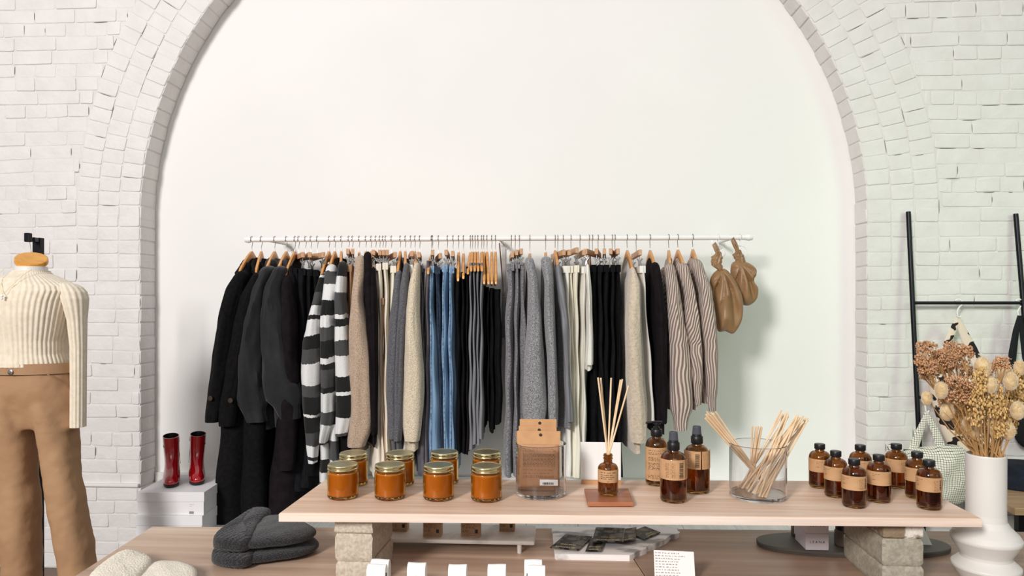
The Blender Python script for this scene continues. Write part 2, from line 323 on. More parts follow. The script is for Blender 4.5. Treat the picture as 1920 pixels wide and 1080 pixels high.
# ================================================================ setting
YB = 3.45; YP = 3.585
pc = at_y(948, 413, YP); xl_ = at_y(291, 500, YP).x; xr_ = at_y(1604, 500, YP).x
AX = (xl_+xr_)/2; RA = (xr_-xl_)/2; AZ = pc.z
CH = .0678; HW = .1075; NR = 3
mb = MB()
def slab(f, a0, a1, b0, b1, h, ins=.0028, mi=0):
    w = a1-a0; d = b1-b0
    if w < .012 or d < .012: return
    r = min(.007, w*.3, d*.3); out = []
    j = [(random.uniform(-.0018, .0018), random.uniform(-.0018, .0018)) for _ in range(4)]
    for q, (cx, cy) in enumerate(((a1-r, b1-r), (a0+r, b1-r), (a0+r, b0+r), (a1-r, b0+r))):
        for k in range(4):
            t = q*pi/2+k*pi/6; out.append((cx+r*cos(t)+j[q][0], cy+r*sin(t)+j[q][1]))
    cx = (a0+a1)/2; cy = (b0+b1)/2; n = len(out); vs = []
    tx = random.uniform(-.0016, .0016); ty = random.uniform(-.0016, .0016)
    for (k, hh) in ((0, -.003), (0, h*.55), (.35, h*.88), (1, h), (2.2, h+.0002)):
        for (x, y) in out:
            sx = 1-ins*k/(w/2); sy = 1-ins*k/(d/2)
            vs.append(f(cx+(x-cx)*sx, cy+(y-cy)*sy, hh+(tx*(x-cx)/w+ty*(y-cy)/d if k else 0)))
    fs = []
    for i in range(4):
        for q in range(n):
            e = (q+1) % n; fs.append((i*n+q, i*n+e, (i+1)*n+e, (i+1)*n+q))
    fs.append(tuple(4*n+q for q in range(n))); mb.add(vs, fs, mi=mi)
def wv(a, b): return mnoise.noise(Vector((a*2.3, b*6, 0)))*.0075+mnoise.noise(Vector((a*9, b*9, 5)))*.0035
def flat(a, b, h): return (a+mnoise.noise(Vector((a*8, b*8, 9)))*.005, YB-h, b+wv(a, b))
def crack(f, a0, a1, b0, b1):
    w = a1-a0; d = b1-b0; n = 6; vs = []
    for i in range(n+1):
        t = i/n; q = sin(pi*t)**.6
        if d > w: vs += [f(a0+w*.5-w*.5*q, b0+d*t, .0022), f(a0+w*.5+w*.5*q, b0+d*t, .0022)]
        else: vs += [f(a0+w*t, b0+d*.5-d*.5*q, .0022), f(a0+w*t, b0+d*.5+d*.5*q, .0022)]
    mb.add(vs, [(2*i, 2*i+1, 2*i+3, 2*i+2) for i in range(n)], mi=2)
ZTOP = 4.0; XL = -4.6; XR = 4.4; RO = RA+HW*NR
row = 0; z = 0.0
while z < ZTOP:
    zm = z+CH/2; head = row % 6 == 3
    L0 = .1065 if head else .212
    off = (row % 2)*L0/2 + random.uniform(-.012, .012)
    if zm > AZ: half = sqrt(max(0, RO**2-(zm-AZ)**2))+.006 if zm-AZ < RO else 0
    elif zm > AZ-CH*5: half = RO
    else: half = RA
    x = XL-off
    while x < XR:
        L1 = L0*random.uniform(.97, 1.03)
        if not head and random.random() < .12: L1 = .1065
        a0, a1 = x, x+L1
        parts = []
        if half:
            lo, hi = AX-half, AX+half
            if a1 <= lo or a0 >= hi: parts = [(a0, a1)]
            else:
                if a0 < lo: parts.append((a0, lo))
                if a1 > hi: parts.append((hi, a1))
        else: parts = [(a0, a1)]
        for p0, p1 in parts:
            g = random.uniform(.0015, .0032)
            hh = random.choice((.0009, .0016, .0025, .0034, .0046))
            slab(flat, p0+g, p1-g*.7, z+random.uniform(.0015, .003), z+CH-random.uniform(.0015, .003), hh)
            if random.random() < .20: crack(flat, p1-.0012, p1+.0018, z+random.uniform(.005, .02), z+CH-random.uniform(.005, .025))
            if random.random() < .10:
                s0 = random.uniform(0, .5)*(p1-p0); crack(flat, p0+s0, p0+s0+random.uniform(.02, .09), z-.0014, z+.0014)
        x += L1
    if AZ-CH*5 < zm <= AZ:
        for k in range(NR):
            for sg in (-1, 1):
                e0 = AX+sg*(RA+k*HW); e1 = AX+sg*(RA+(k+1)*HW); slab(flat, min(e0,e1)+.0025, max(e0,e1)-.0025, z+.002, z+CH-.002, random.uniform(.0015, .0045))
    z += CH; row += 1
for k in range(NR):
    r0 = RA+k*HW; r1 = r0+HW; nb = int(pi*(r0+HW/2)/(CH*1.02)); th0 = random.random()*.5
    for i in range(nb):
        t0 = pi*i/nb; t1 = pi*(i+1)/nb; rm = (r0+r1)/2
        f = lambda a, b, h, rm=rm: (AX+b*cos(a/rm), YB-h, AZ+b*sin(a/rm))
        slab(f, t0*rm+.0022, t1*rm-.0022, r0+random.uniform(.001, .004), r1-random.uniform(.001, .004), random.uniform(.0015, .0048))
        if random.random() < .14: crack(f, t1*rm-.0012, t1*rm+.0014, r0+random.uniform(0, .03), r1-random.uniform(0, .05))
        if random.random() < .12: crack(f, t0*rm, t1*rm, r1-.0013, r1+.0013)
# soffit of the arch: one header deep
nb = int(pi*RA/(CH*1.02))
for i in range(nb):
    t0 = pi*i/nb*RA; t1 = pi*(i+1)/nb*RA
    g = lambda a, b, h: (AX+(RA-h)*cos(a/RA), b, AZ+(RA-h)*sin(a/RA))
    slab(g, t0+.0035, t1-.0035, YB+.0005, YP-random.uniform(.002, .012), random.uniform(.002, .005))
z = 0
while z < AZ-.01:
    for sg in (-1, 1):
        g = lambda a, b, h, sg=sg: (AX+sg*(RA-h), b, a)
        slab(g, z+.003, z+CH-.003, YB+.0005, YP-random.uniform(.002, .012), random.uniform(.002, .006))
    z += CH
# mortar backing: front face with the arched opening + reveal
NA = 96
inner = [(AX-RA, 0), (AX-RA, AZ)] + [(AX-RA*cos(pi*i/NA), AZ+RA*sin(pi*i/NA)) for i in range(1, NA)] + [(AX+RA, AZ), (AX+RA, 0)]
def outer(i):
    if i == 0: return (XL, 0)
    if i == len(inner)-1: return (XR, 0)
    x, z = inner[i]; dx = x-AX; dz = max(z-AZ, 0)
    if i == 1: return (XL, AZ)
    if i == len(inner)-2: return (XR, AZ)
    k = min((XR-AX if dx > 0 else AX-XL)/max(abs(dx), 1e-6), (ZTOP-AZ)/max(dz, 1e-6)); return (AX+dx*k, AZ+dz*k)
vs = []
for i, p in enumerate(inner):
    o_ = outer(i); vs += [(p[0], YB, p[1]), (o_[0], YB, o_[1]), (p[0], YP, p[1])]
fs = []
for i in range(len(inner)-1):
    fs += [(3*i, 3*i+1, 3*i+4, 3*i+3), (3*i, 3*i+3, 3*i+5, 3*i+2)]
mb.add(vs, fs, mi=1)
for cx_, sx in ((XL, -1), (XR, 1)):  # close the corners of the backing above the arch
    mb.add([(cx_, YB+.0004, AZ), (cx_, YB+.0004, ZTOP), (AX+sx*.9, YB+.0004, ZTOP), (AX+sx*RO*.99, YB+.0004, AZ+.9)], [(0, 1, 2, 3)], mi=1)
wall = mb.build('wall_back', [M['paint'], M['mortar'], M['crack']], smooth=True, ang=70, flip=False); tag(wall, 'white painted brick wall with an arched recess', kind='structure')
m2 = MB(); m2.box((AX, YP+.03, 2.0), (RA*2+.3, .06, 4.0)); p = m2.build('wall_recess', M['plaster'], smooth=False); tag(p, 'smooth white plaster wall inside the brick arch', kind='structure')
m2 = MB(); m2.box((0, 0, -.02), (14, 10, .04)); p = m2.build('floor', M['floor'], smooth=False); tag(p, 'brown wooden floor', kind='structure')
PZ = .355
x0 = at_z(262, 1010, PZ).x; x1 = AX+RA-.005; m2 = MB(); bw = (x1-x0)/14
for i in range(14): m2.box((x0+bw*(i+.5), (2.88+3.58)/2, PZ/2), (bw-.0015, 3.58-2.88, PZ))
p = m2.build('floor_platform', M['platform'], smooth=False, bevel=.001); tag(p, 'low pale platform of painted boards inside the arch', kind='structure')
for i, (a, b) in enumerate(((XL, AX-RA), (AX+RA, XR))):
    m2 = MB(); zz = at_y(180, 908, YB).z; m2.box(((a+b)/2, YB-.008, zz), (b-a, .024, .016)); p = m2.build('trim_%d' % (i+1), M['trimwhite'], smooth=False, bevel=.004); tag(p, 'thin white ledge along the brick wall', kind='structure')
m2 = MB(); m2.box((AX, YP-.007, (PZ+.452)/2), (RA*2-.01, .014, .452-PZ)); p = m2.build('baseboard_back', M['trimwhite'], smooth=False, bevel=.002); tag(p, 'low white baseboard inside the arch', kind='structure')
# ================================================================ clothes rail
RY = 3.285
pl = at_y(466, 450.5, RY); pr = at_y(1404, 444, RY); RZ = (pl.z+pr.z)/2
def rail_x(px): return at_y(px, 448, RY).x
root = thing('clothing_rail', 'long white wall mounted clothes rail above the hanging garments', 'rail', (pl.x, RY, RZ))
m2 = MB(); m2.tube([(pl.x, RY, RZ), (pr.x, RY, RZ)], .0115, 20); m2.build('rod', M['rail'], root)
for e in (pl.x, pr.x):
    m2 = MB(); m2.lathe([(.002, -.02), (.012, -.016), (.0155, 0), (.012, .016), (.002, .02)], 20); q = [Vector((e+(v[2]), RY+v[1], RZ+v[0])) for v in m2.v]; m2.v = [tuple(a) for a in q]; m2.build('end_cap', M['rail'], root)
for px in (498, 936, 1375):
    x = rail_x(px); m2 = MB(); m2.tube([(x, RY+.004, RZ), (x, YP-.004, RZ)], .008, 14)
    n = 28; R_ = .033
    m2.loft([[(x+r*cos(2*pi*k/n), y, RZ+r*sin(2*pi*k/n)) for k in range(n)] for r, y in ((R_, YP), (R_, YP-.005), (.02, YP-.010), (.010, YP-.03))])
    m2.build('bracket', M['rail'], root)
    if px == 936:
        m2 = MB(); m2.box((x, YP-.006, RZ-.24), (.02, .01, .46)); m2.build('wall_plate', M['steel'], root, smooth=False); m2 = MB(); m2.tube([(x, RY+.02, RZ-.02), (x, YP-.01, RZ-.26)], .003, 8); m2.build('support_strut', M['steel'], root)
# ---------------------------------------------------------------- hangers
def hook_mb(x, zt, dx=0, dy=0):
    m = MB(); r = .0155; pts = []
    for i in range(13):
        a = radians(215-i*20); pts.append((x, RY+r*cos(a), RZ+.0005+r*sin(a)))
    pts.append((x+dx*.35, RY+.006, RZ-.026)); pts.append((x+dx*.6, RY+.001, RZ-.034)); pts.append((x+dx, RY, zt))
    m.tube(pts, .0014, 6); return m
def hanger_wood(px, nx, label, topy=472, drop=.075, arm=.205, group='wooden hangers on the clothes rail', near=True):
    # px: hook on the rail, nx: world x of the near arm's end
    x = rail_x(px); zt = at_y(px, topy, RY).z
    root = thing('wooden_hanger', label, 'hanger', (x, RY, zt), group)
    hook_mb(x, zt-.004).build('hook', M['steel_dark'], root)
    m = MB(); m.tube([(x, RY, zt-.004), (x, RY, zt+.012)], .0032, 8); m.build('ferrule', M['rail'], root)
    m = MB(); sl = (nx-x)/arm; rings = []
    for i in range(25):
        s = -1+2*i/24; d = abs(s); y = RY+s*arm; zc = zt-.014-drop*(d**1.25); hh = .017-.006*d; hw = .0065
        xc = x-s*sl*arm if True else x
        if d > .97: hh *= .6; hw *= .7
        rings.append([(xc+hw*a, y, zc+hh*b) for a, b in ((-1, -.7), (-.7, -1), (.7, -1), (1, -.7), (1, .7), (.7, 1), (-.7, 1), (-1, .7))])
    m.loft(rings); m.build('shoulder_arm', M['hwood'], root); return root
def hanger_clip(px, ex, label, topy=476, zc_top=None, group='clip hangers on the clothes rail', half=.17):
    x = rail_x(px); zt = at_y(px, topy, RY).z
    root = thing('clip_hanger', label, 'hanger', (x, RY, zt), group)
    hook_mb(x, zt).build('hook', M['steel_dark'], root)
    d = Vector((ex-x, -half, 0)); d.normalize(); rz = atan2(d.y, d.x)
    m = MB(); m.box((x, RY, zt-.009), (half*2, .015, .025), rz); m.build('bar', M['hwood2'], root, smooth=False, bevel=.002)
    for s in (.88, -.88):
        c = Vector((x, RY, zt-.022))+d*half*s; m = MB()
        m.box(c+Vector((0, 0, -.008)), (.003, .003, .022), rz)
        for t in (-1, 1):
            q = Vector((-d.y, d.x, 0))*t*.006
            m.tube([c+q*1.8+Vector((0, 0, -.012)), c+q*.3+Vector((0, 0, -.026)), c+q*.6+Vector((0, 0, -.046))], .0034, 6)
        m.build('clip', M['steel'], root)
    return root
def spline(P, n=6):
    out = []
    for i in range(len(P)):
        p0, p1, p2, p3 = P[i-1], P[i], P[(i+1) % len(P)], P[(i+2) % len(P)]
        for k in range(n):
            t = k/n; out.append(tuple(.5*((2*p1[j])+(-p0[j]+p2[j])*t+(2*p0[j]-5*p1[j]+4*p2[j]-p3[j])*t*t+(-p0[j]+3*p1[j]-3*p2[j]+p3[j])*t**3) for j in (0, 1)))
    return out
# ---------------------------------------------------------------- garments
def prof_w(prof, Y):
    out = []
    for y, a, b in prof:
        p0 = at_y(a, y, Y); p1 = at_y(b, y, Y); out.append(((p0.z+p1.z)/2, (p0.x+p1.x)/2, max(.0035, (p1.x-p0.x)/2)))
    return out
def interp(P, z):
    if z >= P[0][0]: return P[0][1:]
    for i in range(len(P)-1):
        if z >= P[i+1][0]:
            t = (P[i][0]-z)/(P[i][0]-P[i+1][0]); t = t*t*(3-2*t)*.5+t*.5
            return tuple(P[i][k]*(1-t)+P[i+1][k]*t for k in (1, 2))
    return P[-1][1:]
def body_mb(hx, P, zt, zb, depth, ex=3.5, n=44, rows=34, fold=.004, taper=.09, neck=.055, thick=None, seed=0, hemw=1.0, openb=.0, lean=1.0, fy=5):
    """hanging cloth: long section along y (into the picture), thin in x"""
    rnd = random.Random(seed); ph = [rnd.uniform(0, 6.28) for _ in range(6)]; m = MB(); rings = []
    yn = RY-depth
    for i in range(rows+1):
        t = i/rows; z = zt+(zb-zt)*(t**1.25 if taper else t); dz = zt-z
        xc, a = interp(P, z)
        if thick: a = min(a, thick)*(.55+.45*min(1, dz/.12)) if taper else thick
        b = depth
        if taper: b = neck+(depth-neck)*min(1, (dz/taper))**.75
        b *= 1+(hemw-1)*min(1, max(0, dz/(zt-zb)))
        if i == 0 and taper: a *= .5
        g = min(1, dz/.35); ring = []
        for k in range(n):
            f = 2*pi*k/n; c, s = cos(f), sin(f)
            yy = -b*math.copysign(abs(c)**(2/ex), c); sx = math.copysign(abs(s)**(2/2.6), s)
            w = (xc-hx)*(-yy/depth)*lean if yy < 0 else (xc-hx)*(-yy/depth)*.35*lean
            w *= 1
            fo = fold*(.25+.75*g)*(sin(fy*yy/b*2.2+ph[0]+z*1.3)+.6*sin(fy*2*yy/b*1.7+ph[1]+z*2.5)*(1 if s > 0 else -1))
            fo += .010*(.2-abs(mnoise.noise(Vector((yy*9+seed, s*1.5, z*2.2)))))*g
            ring.append((hx+w+sx*a+fo*(abs(s)**.5)*.9+.0025*sin(z*23+ph[2]+f), RY+yy, z+.004*sin(3*f+ph[3])*g))
        rings.append(ring)
    m.loft(rings); return m
def sleeve_mb(P, Y, zt, zb, b=.05, n=40, rows=34, fold=.003, seed=0, cuff=False, tilt=0.0, ytop=None, crum=0, ribs=0, ribamp=.0015, bot=1.0):
    rnd = random.Random(seed); ph = [rnd.uniform(0, 6.28) for _ in range(8)]; m = MB(); rings = []
    for i in range(rows+1):
        t = (i/rows)**1.35; z = zt+(zb-zt)*t; xc, a = interp(P, z)
        bb = b*(.7+.45*sin(pi*min(1, t*1.1))); yc = Y
        if ytop is not None: yc = ytop+(Y-ytop)*min(1, t/.18)**.7
        dz = zt-z
        if dz < .028: q = sqrt(1-(1-dz/.028)**2)*.8+.2; a *= q; bb *= q
        if cuff and t > .9: q = .82; a *= q; bb *= q
        if not cuff and t > .97: a *= .93; bb *= .9
        yc += tilt*t
        ring = []
        for k in range(n):
            f = 2*pi*k/n; c, s = cos(f), sin(f)
            w = 1+fold/a*.6*(sin(3*f+ph[0]+z*5)*.6+sin(5*f+ph[1]-z*7)*.5)*min(1, t*3)
            if crum:
                q1 = mnoise.noise(Vector((c*1.6+seed, s*1.6, z*7))); q2 = mnoise.noise(Vector((c*3+seed, s*3+z*9, z*13))); w += crum*(1.6-5.5*abs(q1))+crum*.6*(1-5*abs(q2))
            w += .16*(.22-abs(mnoise.noise(Vector((c*1.4+seed, s*1.4, z*3.2)))))*min(1, dz*8)+.05*(.2-abs(mnoise.noise(Vector((c*3+seed, s*3, z*9+4)))))
            if ribs: w += ribamp/a*sin(ribs*f)
            ring.append((xc+a*c*w, yc+bb*s*w, z))
        rings.append(ring)
    m.loft(rings); return m
GN = [0]
def garment(kind, hook, prof, mt, short, cat, hemy=None, slv=True, hang='wood', depth=.205, bthick=None, mat2=None, topy=None, fold=.004, crum=0, cuff=False, collar=False,
            btop=None, extra=None, group=None, hy=472, endx=None, ribs=0, bodyprof=None, bodymat=None, hl=None, drop=.075, slb=.05, taper=.09, seed=None, hemw=1.0, far=True):
    GN[0] += 1; sd = seed or GN[0]*13
    hx = rail_x(hook); name = kind
    yn = RY-depth; Y = yn-.012 if slv else RY-depth*.9
    P = prof_w(prof, Y); zt = P[0][0]; zb = P[-1][0]
    root = thing(name, None, cat, (hx, RY, zb), group)
    root['label'] = short
    parts = []
    if slv:
        ztop = btop if btop else at_y(hook, 484, RY).z
        PB = prof_w(bodyprof, yn) if bodyprof else [(z_, x_, a_*.9) for z_, x_, a_ in P]
        zbb = at_y(prof[-1][1], hemy, RY).z if hemy else zb
        PB = [(max(ztop, PB[0][0]+.02), hx, .012)]+PB
        body_mb(hx, PB, ztop, zbb, depth, thick=bthick or .026, seed=sd, fold=fold*.8, taper=taper, hemw=hemw).build('body', bodymat or mt, root)
        s = sleeve_mb(P, Y, zt+.012, zb, b=slb, seed=sd+1, fold=fold, crum=crum, cuff=cuff, ytop=Y+.03, ribs=ribs).build('sleeve', mt, root)
        if far:
            P2 = [(z_, hx-(x_-hx)*.35, a_) for z_, x_, a_ in P]; sleeve_mb(P2, 2*RY-Y-.005, zt+.012, zb, b=slb*.8, seed=sd+2, fold=fold, cuff=cuff, n=20, rows=16).build('sleeve', mt, root)
        if collar:
            Yc = RY-.13; pts = [at_y(q[0], q[1], Yc) for q in collar]; out = spline([(q.x, q.z) for q in pts], 5)
            m = MB(); m.puff(out, lambda a_, b_, h: (a_+(h*.12), Yc-h*1.0+.02, b_), .07, .045, p=2.0, rings=8, disp=lambda a_, b_, kk, sg: .004*sin(a_*90+b_*70)*(1-kk**4))
            m.build('collar', mt, root)
    else:
        body_mb(hx, P, zt, zb, depth, ex=3.2, thick=None, seed=sd, fold=fold*1.2, taper=0, hemw=hemw, n=52).build('legs' if cat == 'trousers' else 'body', mt, root)
        if cat in ('trousers', 'jeans'):
            m = MB(); a = P[0][2]*.80; rings = []
            for dz in (.003, -.028):
                rings.append([(hx+(P[0][1]-hx)*(-yy/depth)+sg*(a+.0012), RY+yy, zt+dz) for yy, sg in [(-depth*.985, -1), (depth*.95, -1), (depth*.95, 1), (-depth*.985, 1)]])
            m.loft(rings); m.build('waistband', mat2 or mt, root, smooth=False, bevel=.002)
        if cat == 'jeans':
            m = MB(); pts = []
            for i in range(26):
                z_ = zt-.03+(zb-zt+.03)*i/25; xc, a = interp(P, z_); pts.append((xc-a*.35, RY-depth*1.012, z_))
            m.tube(pts, .0032, 6); m.build('side_seam', M['denims'] if mt is M['denim'] else mt, root)
    # hanger
    ex = (endx if endx is not None else prof[0][1]*.5+prof[0][2]*.5)
    nx = at_y(ex, prof[0][0], RY-.2).x
    what = hl or short
    if hang == 'wood': hanger_wood(hook, nx, 'wooden hanger holding the '+what, hy, drop)
    elif hang == 'clip': hanger_clip(hook, nx, 'wooden bar clip hanger holding the '+what, hy)
    return root
def seam_v(root, P, Y, zt, zb, m_): pass
# ================================================================ the clothes on the rail, left to right
M['ribpink'] = rib_mat('taupe_cream_ribbed_knit', 'dccabb', '86706a', 18, slant=1.5, bias=.62, wob=.12)
M['ribdiag'] = rib_mat('taupe_cream_slanted_knit', 'dccabb', '86706a', 15, slant=2.2, bias=.62, wob=.30)
BK = '0b0b0c'; GR = '403f43'; WH = 'dedad2'
M['str1'] = stripes_mat('striped_knit_one', [(0, WH), (.10, BK), (.13, WH), (.2, GR), (.3, BK), (.42, WH), (.44, BK), (.55, GR), (.64, WH), (.80, GR), (.9, BK)], fuzz=.55, sc=4, wob=.04)
M['str2'] = stripes_mat('striped_knit_two', [(0, BK), (.1, WH), (.22, GR), (.32, WH), (.46, BK), (.5, GR), (.62, BK), (.66, WH), (.7, BK), (.82, GR), (.92, WH)], fuzz=.55, sc=4, wob=.04)
M['str3'] = stripes_mat('striped_knit_three', [(0, GR), (.08, WH), (.2, BK), (.36, WH), (.39, BK), (.5, WH), (.64, GR), (.74, WH), (.84, BK), (.9, WH), (.93, GR)], fuzz=.55, sc=4, wob=.03)
OFFS = {}
bk = M['black']
def hem_button(px, py, Y, root, r=.011):
    p = at_y(px, py, Y); m = MB(); m.lathe([(.001, -.004), (r*.8, -.004), (r, -.001), (r*.95, .002), (r*.7, .003), (r*.6, .001), (.001, .001)], 16)
    m.v = [(p.x+v[0], p.y-v[2], p.z+v[1]) for v in m.v]; m.build('button', M['ink'], root)
g = garment('wool_coat', 472, [(512, 438, 462), (545, 422, 455), (600, 412, 443), (680, 400, 432), (745, 391, 420), (775, 387, 415), (791, 385, 412)], bk, 'leftmost long black wool coat with buttoned cuff', 'coat', hemy=965, collar=[(437, 512), (442, 504), (449, 495), (457, 491), (465, 496), (470, 514), (468, 545), (461, 572), (454, 556), (450, 528), (444, 516)], bodyprof=[(520, 436, 470), (650, 404, 464), (800, 396, 462), (960, 380, 450)], hl='leftmost black wool coat', depth=.23, bthick=.075, drop=.09)
hem_button(394, 747, 2.99, g)
g = garment('wool_coat', 490, [(515, 470, 492), (560, 452, 482), (620, 440, 474), (700, 425, 458), (770, 412, 444), (798, 410, 441)], bk, 'second long black wool coat behind the leftmost one', 'coat', hemy=955, collar=[(468, 508), (474, 497), (481, 490), (488, 493), (495, 503), (494, 530), (487, 560), (481, 540), (476, 520)], bodyprof=[(520, 470, 500), (700, 450, 500), (950, 442, 500)], hl='second black wool coat', depth=.23, bthick=.07, drop=.09, cuff=False)
hem_button(432, 751, 2.99, g)
g = garment('padded_jacket', 515, [(503, 488, 514), (545, 474, 504), (600, 461, 500), (660, 449, 497), (720, 444, 499), (765, 447, 502), (790, 458, 504)], M['puff'], 'charcoal nylon padded jacket with gathered cuff, left one of two', 'jacket', hemy=790, collar=[(495, 496), (497, 489), (505, 486), (512, 486), (515, 497), (514, 512), (509, 516), (502, 506)], bodyprof=[(515, 488, 520), (600, 470, 510), (700, 462, 508), (780, 462, 506)], hl='left padded charcoal jacket', bthick=.055, crum=.035, cuff=True, slb=.075)
g = garment('padded_jacket', 537, [(503, 512, 534), (545, 500, 530), (600, 494, 539), (660, 492, 548), (700, 494, 555), (745, 499, 566), (784, 520, 568)], M['puff'], 'charcoal nylon padded jacket with gathered cuff, right one of two', 'jacket', hemy=790, collar=[(518, 496), (519, 489), (528, 486), (533, 487), (540, 500), (543, 508), (534, 514), (527, 504)], bodyprof=[(515, 512, 540), (600, 505, 545), (780, 508, 556)], hl='right padded charcoal jacket', bthick=.05, crum=.035, cuff=True, slb=.075)
g = garment('long_dress', 553, [(520, 524, 546), (600, 528, 556), (700, 528, 560), (800, 524, 558), (880, 520, 552)], M['blackp'], 'long black dress hanging right of the padded jackets', 'dress', hemy=965, hl='long black dress', bodyprof=[(520, 535, 556), (700, 520, 562), (955, 488, 556)], bthick=.075, drop=.11)
rng = [(560, 551, 563, 'blackc', 950), (573, 556, 577, 'denimb', 922), (583, 577, 588, 'denimb', 915), (595, 588, 600, 'blackc', 893)]
nm = ['first', 'second', 'third', 'fourth']
for i, (hk, a, b, mm, hy) in enumerate(rng):
    garment('flared_trousers', hk, [(504+i, a, b), (600, a, b+2), (760, a-4, b+6), (860, a-14, b+6), (hy, a-24, b+2)], M[mm], 'black flared trousers, %s of the four hung before the striped knits' % nm[i], 'trousers', slv=False, hang='clip', hl='%s black flared trousers' % nm[i], depth=.17, group='black flared trousers', endx=[565, 578, 610, 604][i], hy=478)
garment('striped_cardigan', 617, [(517, 597, 609), (560, 589, 605), (610, 578, 601), (645, 569, 604), (700, 566, 603), (760, 568, 600), (830, 574, 596), (867, 579, 594)], M['str1'], 'black, grey and white striped cardigan with the lowest hanging cuff', 'cardigan', hemy=890, bodymat=M['str2'], hl='striped cardigan with the lowest cuff', bthick=.03, bodyprof=[(520, 600, 612), (640, 590, 612), (780, 585, 612), (860, 595, 618)], drop=.11)
garment('striped_cardigan', 628, [(500, 609, 628), (540, 607, 634), (600, 604, 626), (700, 604, 629), (780, 603, 626), (832, 598, 612)], M['str2'], 'middle of three black, grey and white striped cardigans', 'cardigan', hemy=875, hl='middle striped cardigan', bthick=.03, bodymat=M['str3'], bodyprof=[(520, 610, 630), (700, 610, 634), (860, 612, 640)])
garment('striped_cardigan', 640, [(494, 632, 647), (560, 629, 648), (620, 630, 653), (700, 631, 660), (740, 631, 667), (775, 631, 660), (816, 629, 651)], M['str3'], 'striped cardigan with broad white bands beside the taupe sweater', 'cardigan', hemy=850, hl='striped cardigan beside the taupe sweater', bthick=.03, bodymat=bk, bodyprof=[(520, 634, 652), (700, 634, 660), (850, 636, 664)])
garment('trousers', 654, [(504, 645, 652), (560, 649, 657), (700, 654, 664), (838, 652, 668)], M['tanc'], 'tan trousers left of their twin beside the taupe sweater', 'trousers', slv=False, hang='clip', hl='left tan trousers', depth=.18)
garment('trousers', 661, [(498, 653, 662), (560, 656, 664), (700, 660, 672), (838, 660, 676)], M['tanc'], 'tan trousers right against the taupe sweater', 'trousers', slv=False, hang='clip', hl='tan trousers against the taupe sweater', depth=.18)
garment('knit_sweater', 673.5, [(483, 664, 684), (515, 663, 685), (560, 661, 681), (610, 657, 689), (680, 657, 697), (760, 658, 698), (800, 655, 697), (837, 650, 684)], M['taupe'], 'taupe knit sweater with a wide hanging sleeve', 'sweater', hemy=845, hl='taupe knit sweater', bthick=.03, hy=474)
garment('black_blouse', 686, [(476, 679, 694), (520, 682, 698), (600, 688, 704), (700, 693, 706), (815, 697, 707)], M['blackp'], 'black long sleeved blouse behind the taupe sweater', 'blouse', hemy=820, hl='black blouse', bthick=.02, slb=.03)
garment('black_blouse', 696, [(505, 691, 702), (560, 695, 707), (700, 700, 708), (812, 700, 708)], M['blackp'], 'black blouse between the taupe sweater and the cream trousers', 'blouse', hemy=815, hl='black blouse beside cream trousers', bthick=.018, slb=.03)
for i, (hk, e, pf, mm) in enumerate([
    (704.5, 697, [(498, 694, 706), (550, 700, 711), (640, 704, 714), (780, 702, 716), (893, 700, 722)], 'cream'),
    (712, 709, [(496, 706, 717), (560, 711, 720), (700, 712, 720), (800, 714, 724), (893, 712, 730)], 'cream'),
    (718, 716, [(560, 716, 722), (640, 718, 723), (893, 720, 727)], 'tanc'),
    (723, 723, [(494, 718, 730), (560, 722, 731), (700, 722, 729), (800, 722, 731), (893, 726, 738)], 'cream')]):
    garment('wide_trousers', hk, pf, M[mm], ['cream trousers nearest the black blouses', 'cream trousers second from the black blouses', 'narrow tan trousers between the cream pairs', 'cream trousers right of the narrow tan pair'][i], 'trousers', slv=False, hang='clip', depth=.18, endx=e, hy=474)
garment('wide_trousers', 734, [(500, 733, 745), (540, 732, 742), (700, 734, 742), (893, 736, 746)], M['ivory'], 'ivory trousers left of the grey knit sweater', 'trousers', slv=False, hang='clip', depth=.17, endx=739, hy=478)
garment('knit_sweater', 750.5, [(512, 740, 752), (560, 736, 752), (610, 730, 750), (680, 727, 748), (760, 727, 748), (822, 728, 748)], M['greyk'], 'mid grey knit sweater, left one of two', 'sweater', hemy=830, hl='left grey knit sweater', bthick=.022, slb=.04, drop=.10)
garment('knit_sweater', 760, [(497, 755, 766), (560, 749, 766), (620, 744, 761), (700, 742, 757), (780, 740, 756), (826, 738, 752)], M['greyk'], 'mid grey knit sweater, right one touching the oat sweater', 'sweater', hemy=828, hl='right grey knit sweater', bthick=.022, slb=.04)
garment('wide_trousers', 770, [(498, 767, 776), (560, 766, 773), (700, 764, 772), (893, 752, 764)], M['white'], 'white trousers behind the oat sweater', 'trousers', slv=False, hang='clip', depth=.18, endx=770, hy=476)
garment('knit_sweater', 778, [(497, 774, 786), (540, 766, 787), (590, 762, 787), (640, 760, 791), (700, 758, 795), (760, 755, 794), (800, 756, 791), (826, 758, 788)], M['bouc'], 'oat coloured boucle sweater with a ribbed cuff', 'sweater', hemy=828, hl='oat boucle sweater', bthick=.026)
garment('wide_trousers', 787, [(499, 786, 796), (560, 788, 798), (700, 790, 800), (893, 786, 802)], M['greyd'], 'slate grey trousers right of the oat sweater', 'trousers', slv=False, hang='clip', depth=.17, endx=783, hy=478)
garment('long_dress', 809, [(489, 798, 808), (560, 797, 806), (700, 796, 806), (893, 790, 806)], M['mauve'], 'mauve grey dress just left of the blue jeans', 'dress', slv=False, hang='wood', hl='mauve grey dress', depth=.18, group=None, hy=478)
garment('blue_jeans', 811, [(500, 805, 816), (560, 805, 815), (640, 803, 822), (700, 802, 826), (780, 800, 830), (893, 795, 836)], M['denim'], 'light blue jeans with the widest leg, leftmost pair', 'jeans', slv=False, hang='clip', depth=.165, endx=809, hy=474, mat2=M['denims'], hl='leftmost blue jeans')
